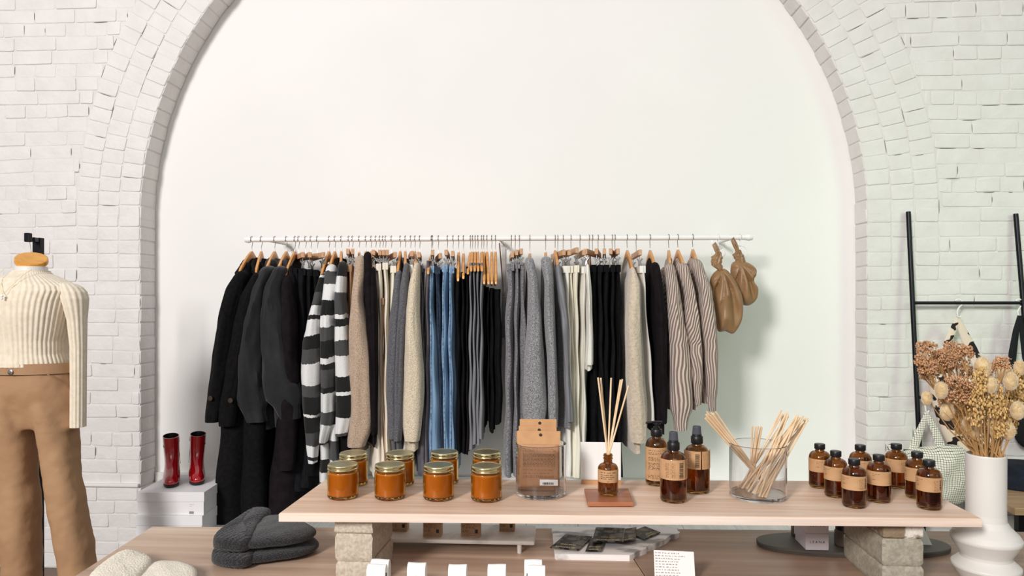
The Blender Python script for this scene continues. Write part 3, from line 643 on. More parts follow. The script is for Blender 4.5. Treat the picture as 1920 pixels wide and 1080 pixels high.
garment('blue_jeans', 822, [(502, 816, 827), (560, 817, 829), (700, 824, 832), (893, 828, 840)], M['denimd'], 'dark blue jeans between two light pairs', 'jeans', slv=False, hang='clip', depth=.165, endx=824, hy=480)
garment('blue_jeans', 839, [(498, 829, 841), (560, 828, 840), (640, 828, 840), (760, 830, 843), (893, 830, 848)], M['denim'], 'light blue jeans, middle light pair', 'jeans', slv=False, hang='clip', depth=.165, endx=834.5, hy=474, mat2=M['denims'], hl='middle light blue jeans')
garment('blue_jeans', 849.5, [(501, 842, 853), (560, 841, 853), (640, 840, 854), (760, 842, 857), (893, 838, 862)], M['denim'], 'light blue jeans beside the black tops, rightmost pair', 'jeans', slv=False, hang='clip', depth=.165, endx=847, hy=476, mat2=M['denims'], hl='rightmost light blue jeans')
garment('slip_dress', 860, [(518, 855, 863), (600, 855, 864), (760, 857, 866), (850, 856, 868)], M['blackc'], 'black slip dress right beside the light blue jeans', 'dress', slv=False, hl='first black slip dress', depth=.19, hy=474, drop=.115)
garment('slip_dress', 869, [(510, 865, 873), (600, 865, 873), (760, 867, 874), (850, 867, 876)], M['blackc'], 'black slip dress, second from the blue jeans', 'dress', slv=False, hl='second black slip dress', depth=.19, hy=476, drop=.10)
garment('slip_dress', 882, [(500, 874, 881), (600, 873, 879), (760, 874, 880), (850, 874, 880)], M['blackp'], 'black slip dress touching the grey slip dresses', 'dress', slv=False, hl='third black slip dress', depth=.19, hy=474, drop=.085)
for i, (hk, a, b, hy) in enumerate([(886, 880, 887, 843), (891, 887, 893.5, 833), (896, 893.5, 900, 832), (903, 900, 907, 822)]):
    garment('slip_dress', hk, [(493, a, b), (600, a-.5, b), (760, a-2, b+1), (hy, a-3, b+2)], M['greys'], 'grey jersey slip dress, %s of four from the left' % nm[i], 'dress', slv=False, hl='%s grey slip dress' % nm[i], depth=.19, hy=473, group='grey slip dresses', drop=.075, fold=.002)
for i, (hk, a, b, hy) in enumerate([(907, 905, 912, 800), (913, 912, 919, 790), (922, 919, 927, 810), (929, 927, 943, 795)]):
    garment('evening_top', hk, [(536+2*i, a+1, b-1), (600, a, b), (700, a+1, b+1), (hy, a, b+2)], M['blackc'], 'black strappy top on a bare hanger, %s of four from the left' % nm[i], 'top', slv=False, hl='%s black strappy top' % nm[i], depth=.14, hy=473, group='black strappy tops', drop=.13, endx=[908, 916, 922.5, 930][i], fold=.003)
def clipt(kind, hk, e, pf, mm, lab, **k): return garment(kind, hk, pf, M[mm], lab, 'trousers', slv=False, hang='clip', endx=e, **k)
clipt('knit_trousers', 959, 960, [(496, 949, 966), (540, 950, 965), (600, 946, 962), (700, 947, 961), (893, 942, 960)], 'marl2', 'grey marl knit trousers, leftmost right of the gap', depth=.17, hy=478)
clipt('knit_trousers', 966, 968, [(492, 966, 976), (600, 965, 974), (700, 965, 973), (893, 962, 974)], 'marl2', 'grey marl knit trousers, second right of the gap', depth=.16, hy=474)
clipt('knit_trousers', 974, 977, [(494, 976, 985), (560, 977, 986), (640, 979, 990), (893, 976, 990)], 'marl2', 'grey marl knit trousers, third right of the gap', depth=.15, hy=472)
garment('knit_sweater', 993.5, [(486, 983, 1001), (530, 992, 1010), (600, 990, 1016), (680, 983, 1021), (760, 980, 1025), (800, 984, 1020)], M['marl'], 'light grey marl sweater with the wide front sleeve', 'sweater', hemy=820, hl='light grey sweater with wide sleeve', bthick=.028, hy=476)
garment('knit_sweater', 1023, [(485, 1013, 1035), (530, 1021, 1038), (600, 1021, 1041), (680, 1027, 1044), (760, 1028, 1047), (800, 1030, 1046)], M['marl'], 'light grey marl sweater with the narrow straight sleeve', 'sweater', hemy=820, hl='light grey sweater with narrow sleeve', bthick=.028, hy=474)
garment('jersey_top', 1041, [(500, 1041, 1052), (560, 1047, 1061), (600, 1053, 1065), (700, 1060, 1068), (790, 1062, 1075)], M['greys'], 'smooth grey jersey top left of the white trousers', 'top', hemy=790, hl='smooth grey jersey top', bthick=.018, slb=.035, bodymat=M['marl2'], hy=470, drop=.085)
clipt('wide_trousers', 1046, 1058, [(500, 1055, 1070), (560, 1060, 1072), (700, 1066, 1076), (893, 1060, 1076)], 'white', 'white wide trousers beside the grey jersey top', depth=.17, hy=474)
clipt('wide_trousers', 1056, 1068, [(500, 1069, 1075), (600, 1070, 1077), (760, 1074, 1082), (893, 1072, 1086)], 'ivory', 'ivory wide trousers second among the white pairs', depth=.16, hy=474)
clipt('wide_trousers', 1070.5, 1083, [(499, 1076, 1087), (560, 1075, 1087), (700, 1078, 1090), (893, 1076, 1092)], 'ivory', 'ivory wide trousers third among the white pairs', depth=.17, hy=470)
clipt('wide_trousers', 1087.5, 1096, [(501, 1090, 1099), (560, 1090, 1100), (700, 1090, 1100), (893, 1088, 1102)], 'white', 'white wide trousers beside the short white top', depth=.17, hy=474)
garment('white_blouse', 1105, [(500, 1098, 1106), (560, 1100, 1110), (640, 1100, 1112), (684, 1098, 1112)], M['white'], 'short white sleeved top left of the black jeans', 'top', hemy=686, hl='short white top', bthick=.016, slb=.03, hy=478, drop=.1)
for i, (hk, a, b, e) in enumerate([(1111, 1107, 1119, 1098), (1121.5, 1120, 1131, 1119), (1133, 1131, 1143, 1134), (1148, 1144, 1154, 1146), (1153, 1155, 1164, 1160)]):
    clipt('black_jeans', hk, e, [(498, a, b), (600, a, b+1), (760, a+1, b+3), (893, a, b+6)], 'denimb' if i % 2 else 'blackc', 'black jeans with pale stitching, %s of five from the left' % (nm+['fifth'])[i], hl='%s black jeans' % (nm+['fifth'])[i], depth=.17, hy=472, group='black jeans')
garment('fuzzy_sweater', 1176, [(506, 1181, 1193), (535, 1178, 1202), (600, 1172, 1203), (700, 1173, 1208), (770, 1177, 1214), (829, 1183, 1213)], M['fuzzy'], 'cream fuzzy sweater on an open armed hanger', 'sweater', hemy=832, hl='cream fuzzy sweater', bthick=.024, hy=470, drop=.1, bodymat=M['fuzzy'])
clipt('wide_trousers', 1193, 1202, [(500, 1198, 1211), (545, 1203, 1212), (620, 1207, 1218), (700, 1213, 1226), (790, 1217, 1228)], 'white', 'short white trousers right of the cream fuzzy sweater', depth=.18, hy=474)
garment('dark_cardigan', 1219, [(496, 1221, 1238), (550, 1227, 1243), (600, 1229, 1250), (700, 1234, 1250), (793, 1234, 1251)], M['blackp'], 'dark aubergine cardigan between white trousers and ribbed sweaters', 'cardigan', hemy=800, hl='dark aubergine cardigan', bthick=.03, hy=470, drop=.09)
garment('ribbed_sweater', 1254, [(498, 1246, 1267), (550, 1249, 1274), (600, 1251, 1281), (640, 1254, 1290), (700, 1255, 1297), (760, 1256, 1300), (806, 1262, 1291)], M['ribpink'], 'taupe and cream ribbed sweater, left of three', 'sweater', hemy=760, bodymat=M['ribdiag'], hl='left ribbed sweater', bthick=.03, hy=470, cuff=True, ribs=20)
garment('ribbed_sweater', 1271, [(498, 1271, 1293), (550, 1284, 1302), (600, 1284, 1310), (660, 1292, 1316), (700, 1296, 1317), (758, 1302, 1314)], M['ribdiag'], 'taupe and cream ribbed sweater, middle of three', 'sweater', hemy=755, bodymat=M['ribpink'], hl='middle ribbed sweater', bthick=.028, hy=469, ribs=20)
garment('ribbed_sweater', 1299, [(490, 1297, 1318), (550, 1311, 1335), (600, 1312, 1342), (660, 1319, 1346), (720, 1324, 1345), (770, 1327, 1343)], M['ribpink'], 'taupe and cream ribbed sweater beside the satin pouches', 'sweater', hemy=745, bodymat=M['ribdiag'], hl='ribbed sweater beside the satin pouches', bthick=.028, hy=468, cuff=True, ribs=20)
# ---------------------------------------------------------------- satin pouches on white rings
def satin_bag(label, hpx, body, knot, tail, Y, seed):
    x = rail_x(hpx); rg = thing('hanging_ring', 'white ring on the rail holding the '+('left' if seed == 1 else 'right')+' satin pouch', 'ring', (x, RY, RZ), 'white rings on the rail')
    m = MB(); m.tube([(x, RY+.016*cos(a), RZ+.016*sin(a)) for a in [radians(q) for q in range(220, -60, -20)]]+[(x, RY-.0, RZ-.04)], .0022, 6)
    m.tube([(x+.03*cos(radians(q)), RY-.004, RZ-.065+.028*sin(radians(q))) for q in range(90, 455, 20)], .0022, 6); m.build('ring', M['rail'], rg)
    pts = [at_y(a, b, Y) for a, b in body]; n = 10; out = []
    P = [(p.x, p.z) for p in pts]
    for i in range(len(P)):
        p0, p1, p2, p3 = P[i-1], P[i], P[(i+1) % len(P)], P[(i+2) % len(P)]
        for k in range(n):
            t = k/n; out.append(tuple(.5*((2*p1[j])+(-p0[j]+p2[j])*t+(2*p0[j]-5*p1[j]+4*p2[j]-p3[j])*t*t+(-p0[j]+3*p1[j]-3*p2[j]+p3[j])*t**3) for j in (0, 1)))
    kx, kz = at_y(knot[0], knot[1], Y).x, at_y(knot[0], knot[1], Y).z
    root = thing('satin_pouch', label, 'pouch', (kx, Y, min(p.z for p in pts)))
    def disp(a, b, kk, sg):
        th = atan2(a-kx, kz-b+.001); d = sqrt((a-kx)**2+(b-kz)**2)
        return (.024*(abs(sin(th*4.3+seed+d*4))-.6)+.012*(abs(sin(th*9+seed*2+d*10))-.5)+.02*(.2-abs(mnoise.noise(Vector((a*14+seed, b*9, 2))))))*min(1, d*12)*(1-kk**6)
    m = MB(); m.puff(out, lambda a, b, h: (a, Y-h, b), .035, .045, p=2.6, rings=26, disp=disp); m.build('pouch_body', M['satin'], root)
    m = MB(); rings = []
    tp = [at_y(a, b, Y-.01) for a, b in tail]; tw = [.010, .021, .020, .010]; dd = []
    for i in range(3):
        for q in range(7): t = q/7; dd.append((tp[i].lerp(tp[i+1], t), tw[i]+(tw[i+1]-tw[i])*(.5-.5*cos(pi*t))))
    for i, (p, w) in enumerate(dd+[(tp[3], tw[3])]):
        w *= 1+.10*sin(i*1.3)
        rings.append([(p.x+w*cos(2*pi*k/36)*(1+.13*abs(sin(k*.7+seed+i*.25))), p.y+.014*sin(2*pi*k/36)*(1+.2*sin(k*1.4+i*.3)), p.z+.004*sin(k*.5)) for k in range(36)])
    m.loft(rings); m.build('knotted_neck', M['satin'], root)
    l0 = at_y(knot[0]-4, knot[1]-25, Y-.01); m = MB(); m.tube([l0, l0+Vector((-.014, 0, .028)), l0+Vector((-.024, 0, .052)), l0+Vector((-.018, -.004, .060)), l0+Vector((-.004, 0, .034)), l0+Vector((.006, 0, 0))], [.006, .006, .005, .004, .005, .006], 8)
    m.v = [(v[0], v[1], v[2]) for v in m.v]; m.build('strap_loop', M['satin'], root)
    return root
satin_bag('bronze satin pouch with the long drooping body, left of two', 1347, [(1331, 528), (1338, 512), (1350, 504), (1362, 506), (1375, 522), (1388, 548), (1392, 565), (1392, 588), (1388, 606), (1375, 625), (1360, 621), (1346, 620), (1340, 590), (1333, 555)], (1352, 506), [(1348, 474), (1344, 484), (1343, 496), (1352, 508)], 3.16, 1)
satin_bag('rounder bronze satin pouch at the end of the rail', 1388, [(1370, 512), (1374, 492), (1392, 490), (1408, 496), (1418, 508), (1412, 526), (1420, 542), (1417, 562), (1402, 573), (1384, 566), (1376, 545)], (1386, 496), [(1385, 470), (1384, 480), (1388, 488), (1390, 498)], 3.24, 4)
# ================================================================ tables
TZ = .70; PT = .87
def corners(pts, z): return [at_z(a, b, z) for a, b in pts]
bl = at_z(285, 987, TZ); fl_ = at_z(140, 1080, TZ); dirv = (fl_-bl); k = (bl.y-1.25)/(bl.y-fl_.y)
FL = bl+dirv*k; br = at_z(2080, 998, TZ); FR = Vector((br.x+.1, FL.y, TZ))
sb = at_z(1152, 991, TZ); sf = at_z(1210, 1080, TZ); sf = sb+(sf-sb)*((sb.y-FL.y)/(sb.y-sf.y))
def table(name, label, a, b, c, d, mt='table'):
    root = thing(name, label, 'table', ((a.x+c.x)/2, (a.y+c.y)/2, 0))
    m = MB(); dn = Vector((0, 0, -.035)); m.hexa([a+dn, b+dn, c+dn, d+dn], [a, b, c, d]); m.build('tabletop', M[mt], root, smooth=False, bevel=.002)
    cc = (a+b+c+d)/4
    for p in (a, b, c, d):
        q = p+(cc-p)*.09; m = MB(); m.box((q.x, q.y, (TZ-.035)/2), (.05, .05, TZ-.035)); m.build('leg', M[mt], root, smooth=False)
    return root
g_ = Vector((.0012, 0, 0))
table('display_table', 'low washed wood display table holding the dark beanies', FL, sf-g_, sb-g_, bl)
table('display_table', 'low washed wood display table under the right end of the plank', sf+g_, FR, br, sb+g_, 'table2')
# plank
c4 = corners([(523, 962), (1841, 972), (1705, 902), (612, 897.5)], PT); root = thing('display_plank', 'pale limed wood plank resting on two concrete block stacks', 'plank', (0.0, 1.7, PT-.02))
m = MB(); dn = Vector((0, 0, -.0195)); m.hexa([p+dn for p in c4], c4); m.build('board', M['plank'], root, smooth=False, bevel=.0025)
m = MB(); dy_ = Vector((0, -.0016, 0)); m.hexa([c4[0]+dn+dy_+Vector((0,0,.001)), c4[1]+dn+dy_+Vector((0,0,.001)), c4[1]+dn+Vector((0,.0,.001)), c4[0]+dn+Vector((0,.0,.001))], [c4[0]+dy_-Vector((0,0,.0015)), c4[1]+dy_-Vector((0,0,.0015)), c4[1]-Vector((0,0,.0015)), c4[0]-Vector((0,0,.0015))]); m.build('front_edge', M['plankedge'], root, smooth=False, bevel=.0006)
UZ = PT-.0195
# ---------------------------------------------------------------- concrete blocks
def block(label, fx0, fx1, t, depth, z0, z1, mt, seed, skew=0, grp='concrete blocks under the plank'):
    p0 = at_t(fx0, 1000, t); p1 = at_t(fx1, 1000, t); w = (p1-p0).length; cx = (p0+p1)/2; rz = skew
    root = thing('concrete_block', label, 'block', (cx.x, cx.y+depth/2, z0), grp); m = MB(); nx, ny, nz_ = 14, max(6, int(14*depth/w)), 8
    h = z1-z0; rings = []
    for i in range(nz_+1):
        z = z0+h*i/nz_; e = .004*(1 if i in (0, nz_) else 0); ring = []
        per = [(-1+2*q/nx, -1) for q in range(nx)]+[(1, -1+2*q/ny) for q in range(ny)]+[(1-2*q/nx, 1) for q in range(nx)]+[(-1, 1-2*q/ny) for q in range(ny)]
        for a, b in per:
            cr = .985 if abs(a) == 1 and abs(b) == 1 else 1
            x = a*(w/2-e)*cr; y = b*(depth/2-e)*cr; nv = mnoise.noise(Vector((x*40+seed, y*40, z*40)))*.0022
            x += nv*(1 if abs(a) == 1 else 0); y += nv*(1 if abs(b) == 1 else 0)
            ring.append((cx.x+x*cos(rz)-y*sin(rz), cx.y+depth/2+x*sin(rz)+y*cos(rz), z))
        rings.append(ring)
    m.loft(rings); m.build('block_body', mt, root, ang=35); return root
hs = UZ-TZ
block('rough concrete block touching the plank in the left stack', 628, 703, 1.60, .15, UZ-.034, UZ-.0005, M['conc'], 1, -.05)
block('middle concrete block of the left stack', 629, 702, 1.60, .17, UZ-.096, UZ-.0345, M['conc'], 2, -.04)
block('bottom concrete block of the left stack', 630, 704, 1.60, .17, TZ+.0003, UZ-.0965, M['conc'], 3, -.04)
block('two tone stone block topmost in the right stack', 1657, 1731, 1.57, .20, UZ-.035, UZ-.0005, M['stone'], 4)
block('grey concrete block in the middle of the right stack', 1655, 1731, 1.57, .21, UZ-.095, UZ-.0355, M['conc2'], 5)
block('grey concrete block at the bottom of the right stack', 1655, 1732, 1.57, .21, TZ+.0003, UZ-.0955, M['conc2'], 6)
# ---------------------------------------------------------------- printed word marks
def word_rows(f, u0, u1, rows, h, seed=0, dens=.9, wmax=.009, w0=.002):
    rnd = random.Random(seed); m = MB()
    for v, e in rows:
        u = u0; end = u0+(u1-u0)*e
        while u < end:
            w = min(rnd.uniform(w0, wmax), end-u)
            if w > .001:
                n = max(1, int(w/.0016))
                for i in range(n):
                    a = u+w*i/n; b = u+w*(i+.72)/n; hh = h*rnd.choice((.6, .8, 1)); m.add([f(a, v), f(b, v), f(b, v+hh), f(a, v+hh)], [(0, 1, 2, 3)])
            u += w+rnd.uniform(.0012, .003)/dens
    return m
def barcode(f, u0, u1, v0, v1, horiz=True, seed=3):
    rnd = random.Random(seed); m = MB(); u = u0
    if horiz:
        while u < u1:
            w = rnd.choice((.0006, .0012, .0018)); m.add([f(u, v0), f(u+w, v0), f(u+w, v1), f(u, v1)], [(0, 1, 2, 3)]); u += w+rnd.choice((.0006, .0011))
    else:
        v = v0
        while v < v1:
            w = rnd.choice((.0006, .0012, .0018)); m.add([f(u0, v), f(u1, v), f(u1, v+w), f(u0, v+w)], [(0, 1, 2, 3)]); v += w+rnd.choice((.0006, .0011))
    return m
def text_mesh(txt, size, place, mt, parent, name='lettering', ext=.0002, rot=0):
    cu = bpy.data.curves.new('t', 'FONT'); cu.body = txt; cu.size = size; cu.align_x = 'CENTER'; cu.extrude = ext; cu.resolution_u = 2
    to = bpy.data.objects.new('t', cu); COL.objects.link(to); bpy.context.view_layer.update()
    me = bpy.data.meshes.new_from_object(to); bpy.data.objects.remove(to); bpy.data.curves.remove(cu)
    off = Vector(parent['_w']) if '_w' in parent.keys() else Vector(parent.location)
    for v in me.vertices: v.co = Vector(place(v.co.x, v.co.y, v.co.z))-off
    me.materials.clear(); me.materials.append(mt); me.name = name
    o = bpy.data.objects.new(name, me); COL.objects.link(o); o.parent = parent; o['_w'] = tuple(off); return o
# ---------------------------------------------------------------- candle jars
def make_jar():
    root = thing('candle_jar', '', 'candle', (0, 0, 0)); r = .0365; h = .066
    m = MB(); m.lathe([(.001, 0), (r-.007, 0), (r-.002, .0015), (r, .006), (r, h-.006), (r-.0015, h-.002), (r-.004, h), (r-.004, h+.009), (r-.0065, h+.009), (r-.0065, h-.004), (r-.0035, h-.008), (r-.0035, .008), (r-.008, .005), (.001, .005)], 56, cap0=False, cap1=False)
    m.build('glass_jar', M['amberj'], root)
    m = MB(); m.lathe([(.001, .0056), (r-.0085, .0056), (r-.0042, .0095), (r-.0042, h-.0055), (.001, h-.0055)], 48); m.build('wax_fill', M['wax'], root)
    m = MB(); R = r-.0008; z = h+.0005; m.lathe([(R-.003, z), (R, z+.0005), (R+.0006, z+.002), (R, z+.0035), (R-.0012, z+.0045), (R, z+.0058), (R, z+.0105), (R-.001, z+.0125), (R-.003, z+.0132), (R-.0045, z+.0126), (.001, z+.0126)], 56); m.build('screw_lid', M['brass'], root)
    return root
JP = make_jar(); first = True
jars = [(643, 940, 'front row, leftmost'), (731.5, 941, 'front row, second from the left'), (822.5, 942.5, 'front row, third from the left'), (912, 944.5, 'front row, beside the kraft pouches'),
        (663, 914, 'back row, leftmost'), (750, 914, 'back row, second from the left'), (833, 911.5, 'back row, third from the left'), (912.5, 912, 'back row, rightmost')]
def along(p, r): q = Vector((p.x, p.y, 0)).normalized()*r; return Vector((p.x+q.x, p.y+q.y, p.z+.0006))
for px, py, where in jars:
    c = JP if first else copy_tree(JP); first = False
    c.location = along(at_z(px, py, PT), .036); c.rotation_euler.z = random.random()*6
    c['label'] = 'amber glass candle jar with pale gold lid, '+where; c['group'] = 'amber candle jars on the plank'
# ---------------------------------------------------------------- clear cylinder vases
def clear_vase(px, py, r, h, label):
    c = along(at_z(px, py, PT), r); root = thing('glass_cylinder', label, 'vase', c)
    m = MB(); t = .0026; m.lathe([(.001, 0), (r-.004, 0), (r, .004), (r, h-.001), (r-.001, h), (r-t+.0006, h), (r-t, h-.001), (r-t, .010), (r-t-.003, .008), (.001, .008)], 72, c, cap0=False, cap1=False); m.build('glass_wall', M['clear'], root); return root, c
gv, gc = clear_vase(1014, 939.5, .0605, .123, 'clear glass cylinder holding the kraft pouches')
gv2, gc2 = clear_vase(1421, 944.8, .0655, .126, 'clear glass cylinder holding the wooden diffuser sticks')
# kraft pouches
def pouch(cx, cy, z0, w, h, tilt, label, seed, front=False, lean=0):
    root = thing('kraft_pouch', label, 'pouch', (cx, cy, z0), 'kraft pouches in the glass cylinder')
    def f(a, b, hh): # a across, b up
        return (cx+a*cos(tilt)-0+b*lean*.3, cy+a*sin(tilt)-hh+b*lean, z0+b)
    hz = h-.030; out = []
    for q in range(10): out.append((-w/2+w*q/9, 0))
    for q in range(1, 14): out.append((w/2, hz*q/13))
    for q in range(1, 10): out.append((w/2-w*q/9, hz))
    for q in range(1, 13): out.append((-w/2, hz-hz*q/13))
    m = MB(); m.puff(out, f, .0006, .006, p=3, rings=6); m.build('pouch_body', M['kraftd'], root)
    m = MB(); rings = []
    for a, b in ((-w/2-.002, 0), (w/2+.002, 0)):
        rings.append([f(a, hz-.004, .0018), f(a, hz-.004, -.0016), f(a, h, -.0010), f(a, h, .0012)])
    m.loft(rings); hd = m.build('header_card', M['kraft'], root, smooth=False)
    m = MB(); n = 20; m.add([f(.004+.0038*cos(2*pi*k/n), h-.009+.0038*sin(2*pi*k/n), .0024) for k in range(n)], [tuple(range(n))]); m.build('hang_hole', M['ink'], hd, smooth=False)
    if front:
        rows = [(hz-.012-i*.0043, random.uniform(.8, 1)) for i in range(2)]+[(hz-.024-i*.0032, .98) for i in range(10)]+[(hz-.062, .9), (hz-.070, .8)]
        rows += [(hz-.0765-i*.0032, .95) for i in range(2)]
        word_rows(lambda u, v: f(u, v, .0077), -w/2+.012, w/2-.008, [r for r in rows if r[0] > .004], .0017, 5).build('printed_text', M['inkb'], root, smooth=False)
        s0, s1, v0, v1 = .002, w/2-.004, .006, .020
        m = MB(); m.add([f(s0, v0, .0078), f(s1, v0, .0078), f(s1, v1, .0078), f(s0, v1, .0078)], [(0, 1, 2, 3)]); st = m.build('price_sticker', M['paper'], root, smooth=False)
        barcode(lambda u, v: f(u, v, .0082), s0+.007, s1-.012, v0+.002, v0+.0075).build('barcode', M['ink'], st, smooth=False)
    return root
pz = PT+.009
for i, (cx_, yy, wd, ty, dy) in enumerate([(1009, 0, .086, 786, .034), (1008, 0, .088, 799, .018), (1006, 0, .092, 809, .002)]):
    tt = gc.y+dy; p = at_y(cx_, ty, tt); pouch(p.x, tt, pz, wd, p.z-pz, 0, ['kraft pouch standing tallest at the back of the glass cylinder', 'kraft pouch second from the back of the glass cylinder', 'kraft pouch just behind the front one'][i], i)
tt = gc.y-.016; p = at_y(1010.5, 808, tt); pouch(p.x, tt, pz+.012, .098, p.z-pz-.012, 0, 'front kraft pouch with printed text and white price sticker', 9, True)
# card in wooden holder
cp = at_z(1128, 908, PT); wd = 76*cp.y/F*.98
root = thing('card_holder', 'light wood block holding a blank white card upright', 'card holder', (cp.x, cp.y+.01, PT)); m = MB()
m.box((cp.x, cp.y+.002, PT+.005), (wd, .005, .010)); m.box((cp.x, cp.y+.014, PT+.005), (wd, .009, .010)); m.box((cp.x, cp.y+.008, PT+.0015), (wd, .012, .003)); m.build('wood_base', M['kraft'], root, smooth=False)
cdz = at_y(1128, 829, cp.y+.008).z; root = thing('blank_card', 'blank white card standing behind the reed diffuser', 'card', (cp.x, cp.y+.008, PT+.003)); m = MB(); m.box((cp.x-.002, cp.y+.007, (PT+.0032+cdz)/2), (wd+.001, .0016, cdz-PT-.0032)); m.build('card_sheet', M['paper'], root, smooth=False)
# coaster
cz = PT+.011; c4 = corners([(1102, 942), (1188, 942), (1178, 915.8), (1095.5, 916)], cz)
root = thing('wooden_coaster', 'square cherry wood coaster under the reed diffuser', 'coaster', ((c4[0].x+c4[2].x)/2, (c4[0].y+c4[2].y)/2, PT)); m = MB(); dn = Vector((0, 0, -.009)); m.hexa([p+dn for p in c4], c4); m.build('wood_slab', M['coast'], root, smooth=False, bevel=.001)
ce = sum(c4, Vector())/4
for p in c4:
    q = p+(ce-p)*.16; m = MB(); m.lathe([(.004, -.011), (.004, -.0088)], 12, q); m.build('foot', M['clearcap'], root)
# ---------------------------------------------------------------- amber bottles
def bottle_mb(r, h, neck, sh, c, nh, thread=True):
    # r radius, h shoulder-top height, sh shoulder height, neck radius
    o = [(.001, .0015), (r-.008, .0), (r-.002, .0015), (r, .007), (r, h-sh)]
    for i in range(1, 9):
        a = pi/2*i/8; o.append((neck+.002+(r-neck-.002)*cos(a), h-sh+(sh-.004)*sin(a)))
    o += [(neck, h), (neck, h+nh*.3), (neck+.0016, h+nh*.36), (neck+.0016, h+nh*.5), (neck, h+nh*.56), (neck, h+nh*.66), (neck+.0014, h+nh*.72), (neck+.0014, h+nh*.86), (neck, h+nh*.92), (neck, h+nh)]
    t = .0017; i_ = [(neck-t, h+nh), (neck-t, h)]
    for i in range(8, 0, -1):
        a = pi/2*i/8; i_.append((max(neck-t, neck+.002-t+(r-neck-.002)*cos(a)), h-sh-t*.5+(sh-.004)*sin(a)))
    i_ += [(r-t, h-sh), (r-t, .008), (r-t-.004, .0045), (.001, .0045)]
    m = MB(); m.lathe(o+i_, 56, c, cap0=False, cap1=False); return m
def label_mb(c, r, z0, z1, a0, a1, n=36):
    m = MB(); vs = []
    for i in range(n+1):
        a = a0+(a1-a0)*i/n
        for rr, z in ((r, z0), (r, z1), (r+.0003, z1), (r+.0003, z0)): vs.append((c[0]+rr*cos(a), c[1]+rr*sin(a), c[2]+z))
    fs = []
    for i in range(n):
        for k in range(4): e = (k+1) % 4; fs.append((4*i+k, 4*i+e, 4*i+4+e, 4*i+4+k))
    fs += [(3, 2, 1, 0), (4*n, 4*n+1, 4*n+2, 4*n+3)]; m.add(vs, fs); return m
def liquid_mb(c, r, z1, n=40): m = MB(); m.lathe([(.001, .0052), (r-.008, .0052), (r-.0025, .0095), (r-.0025, z1), (.001, z1)], n, c); return m
FR_ = -pi/2-.0
def cyl(c, r): return lambda u, v: (c[0]+r*cos(u/r+FR_), c[1]+r*sin(u/r+FR_), c[2]+v)
M['liq'] = glass_mat('amber_liquid', (.58, .28, .06), ior=1.33)
# diffuser
dc = along(at_z(1140, 931.5, cz), .0235); dr = .0238; root = thing('reed_diffuser_bottle', 'small open amber bottle standing on the wooden coaster', 'bottle', dc)
bottle_mb(dr, .076, .0098, .017, dc, .018).build('glass_bottle', M['amber'], root)
lb = label_mb(dc, dr+.0002, .031, .060, FR_-1.35, FR_+1.35).build('paper_label', M['kraftl'], root)
word_rows(cyl(dc, dr+.0008), -.021, .020, [(.0535, .98), (.048, .82), (.0435, .92), (.0395, .7)], .0021, 11, wmax=.012).build('printed_text', M['ink'], lb, smooth=False)
word_rows(cyl(dc, dr+.0008), -.004, .004, [(.0335, 1)], .0014, 12).build('printed_text', M['inkb'], lb, smooth=False)
for i, (a, b) in enumerate([(1121.3, 708), (1126.5, 708.5), (1146, 708.5), (1163.5, 712), (1167, 711), (1178.6, 723)]):
    t = dc.y+random.uniform(-.012, .012); p = at_y(a, b, t); nk = Vector((dc.x+(p.x-dc.x)*.055, dc.y, dc.z+.094)); d = (p-nk).normalized(); bot = nk-d*.083
    bot = Vector((dc.x+(bot.x-dc.x)*1.5, dc.y+(bot.y-dc.y), dc.z+.010)); q = math.hypot(bot.x-dc.x, bot.y-dc.y)
    if q > .017: bot = Vector((dc.x+(bot.x-dc.x)*.017/q, dc.y+(bot.y-dc.y)*.017/q, bot.z))
    r_ = thing('diffuser_reed', 'thin pale reed standing in the small amber diffuser bottle', 'reed', bot, 'reeds in the diffuser bottle'); m = MB(); m.tube([bot, nk, p], .0021, 8); m.build('reed_stick', M['rattan'], r_)
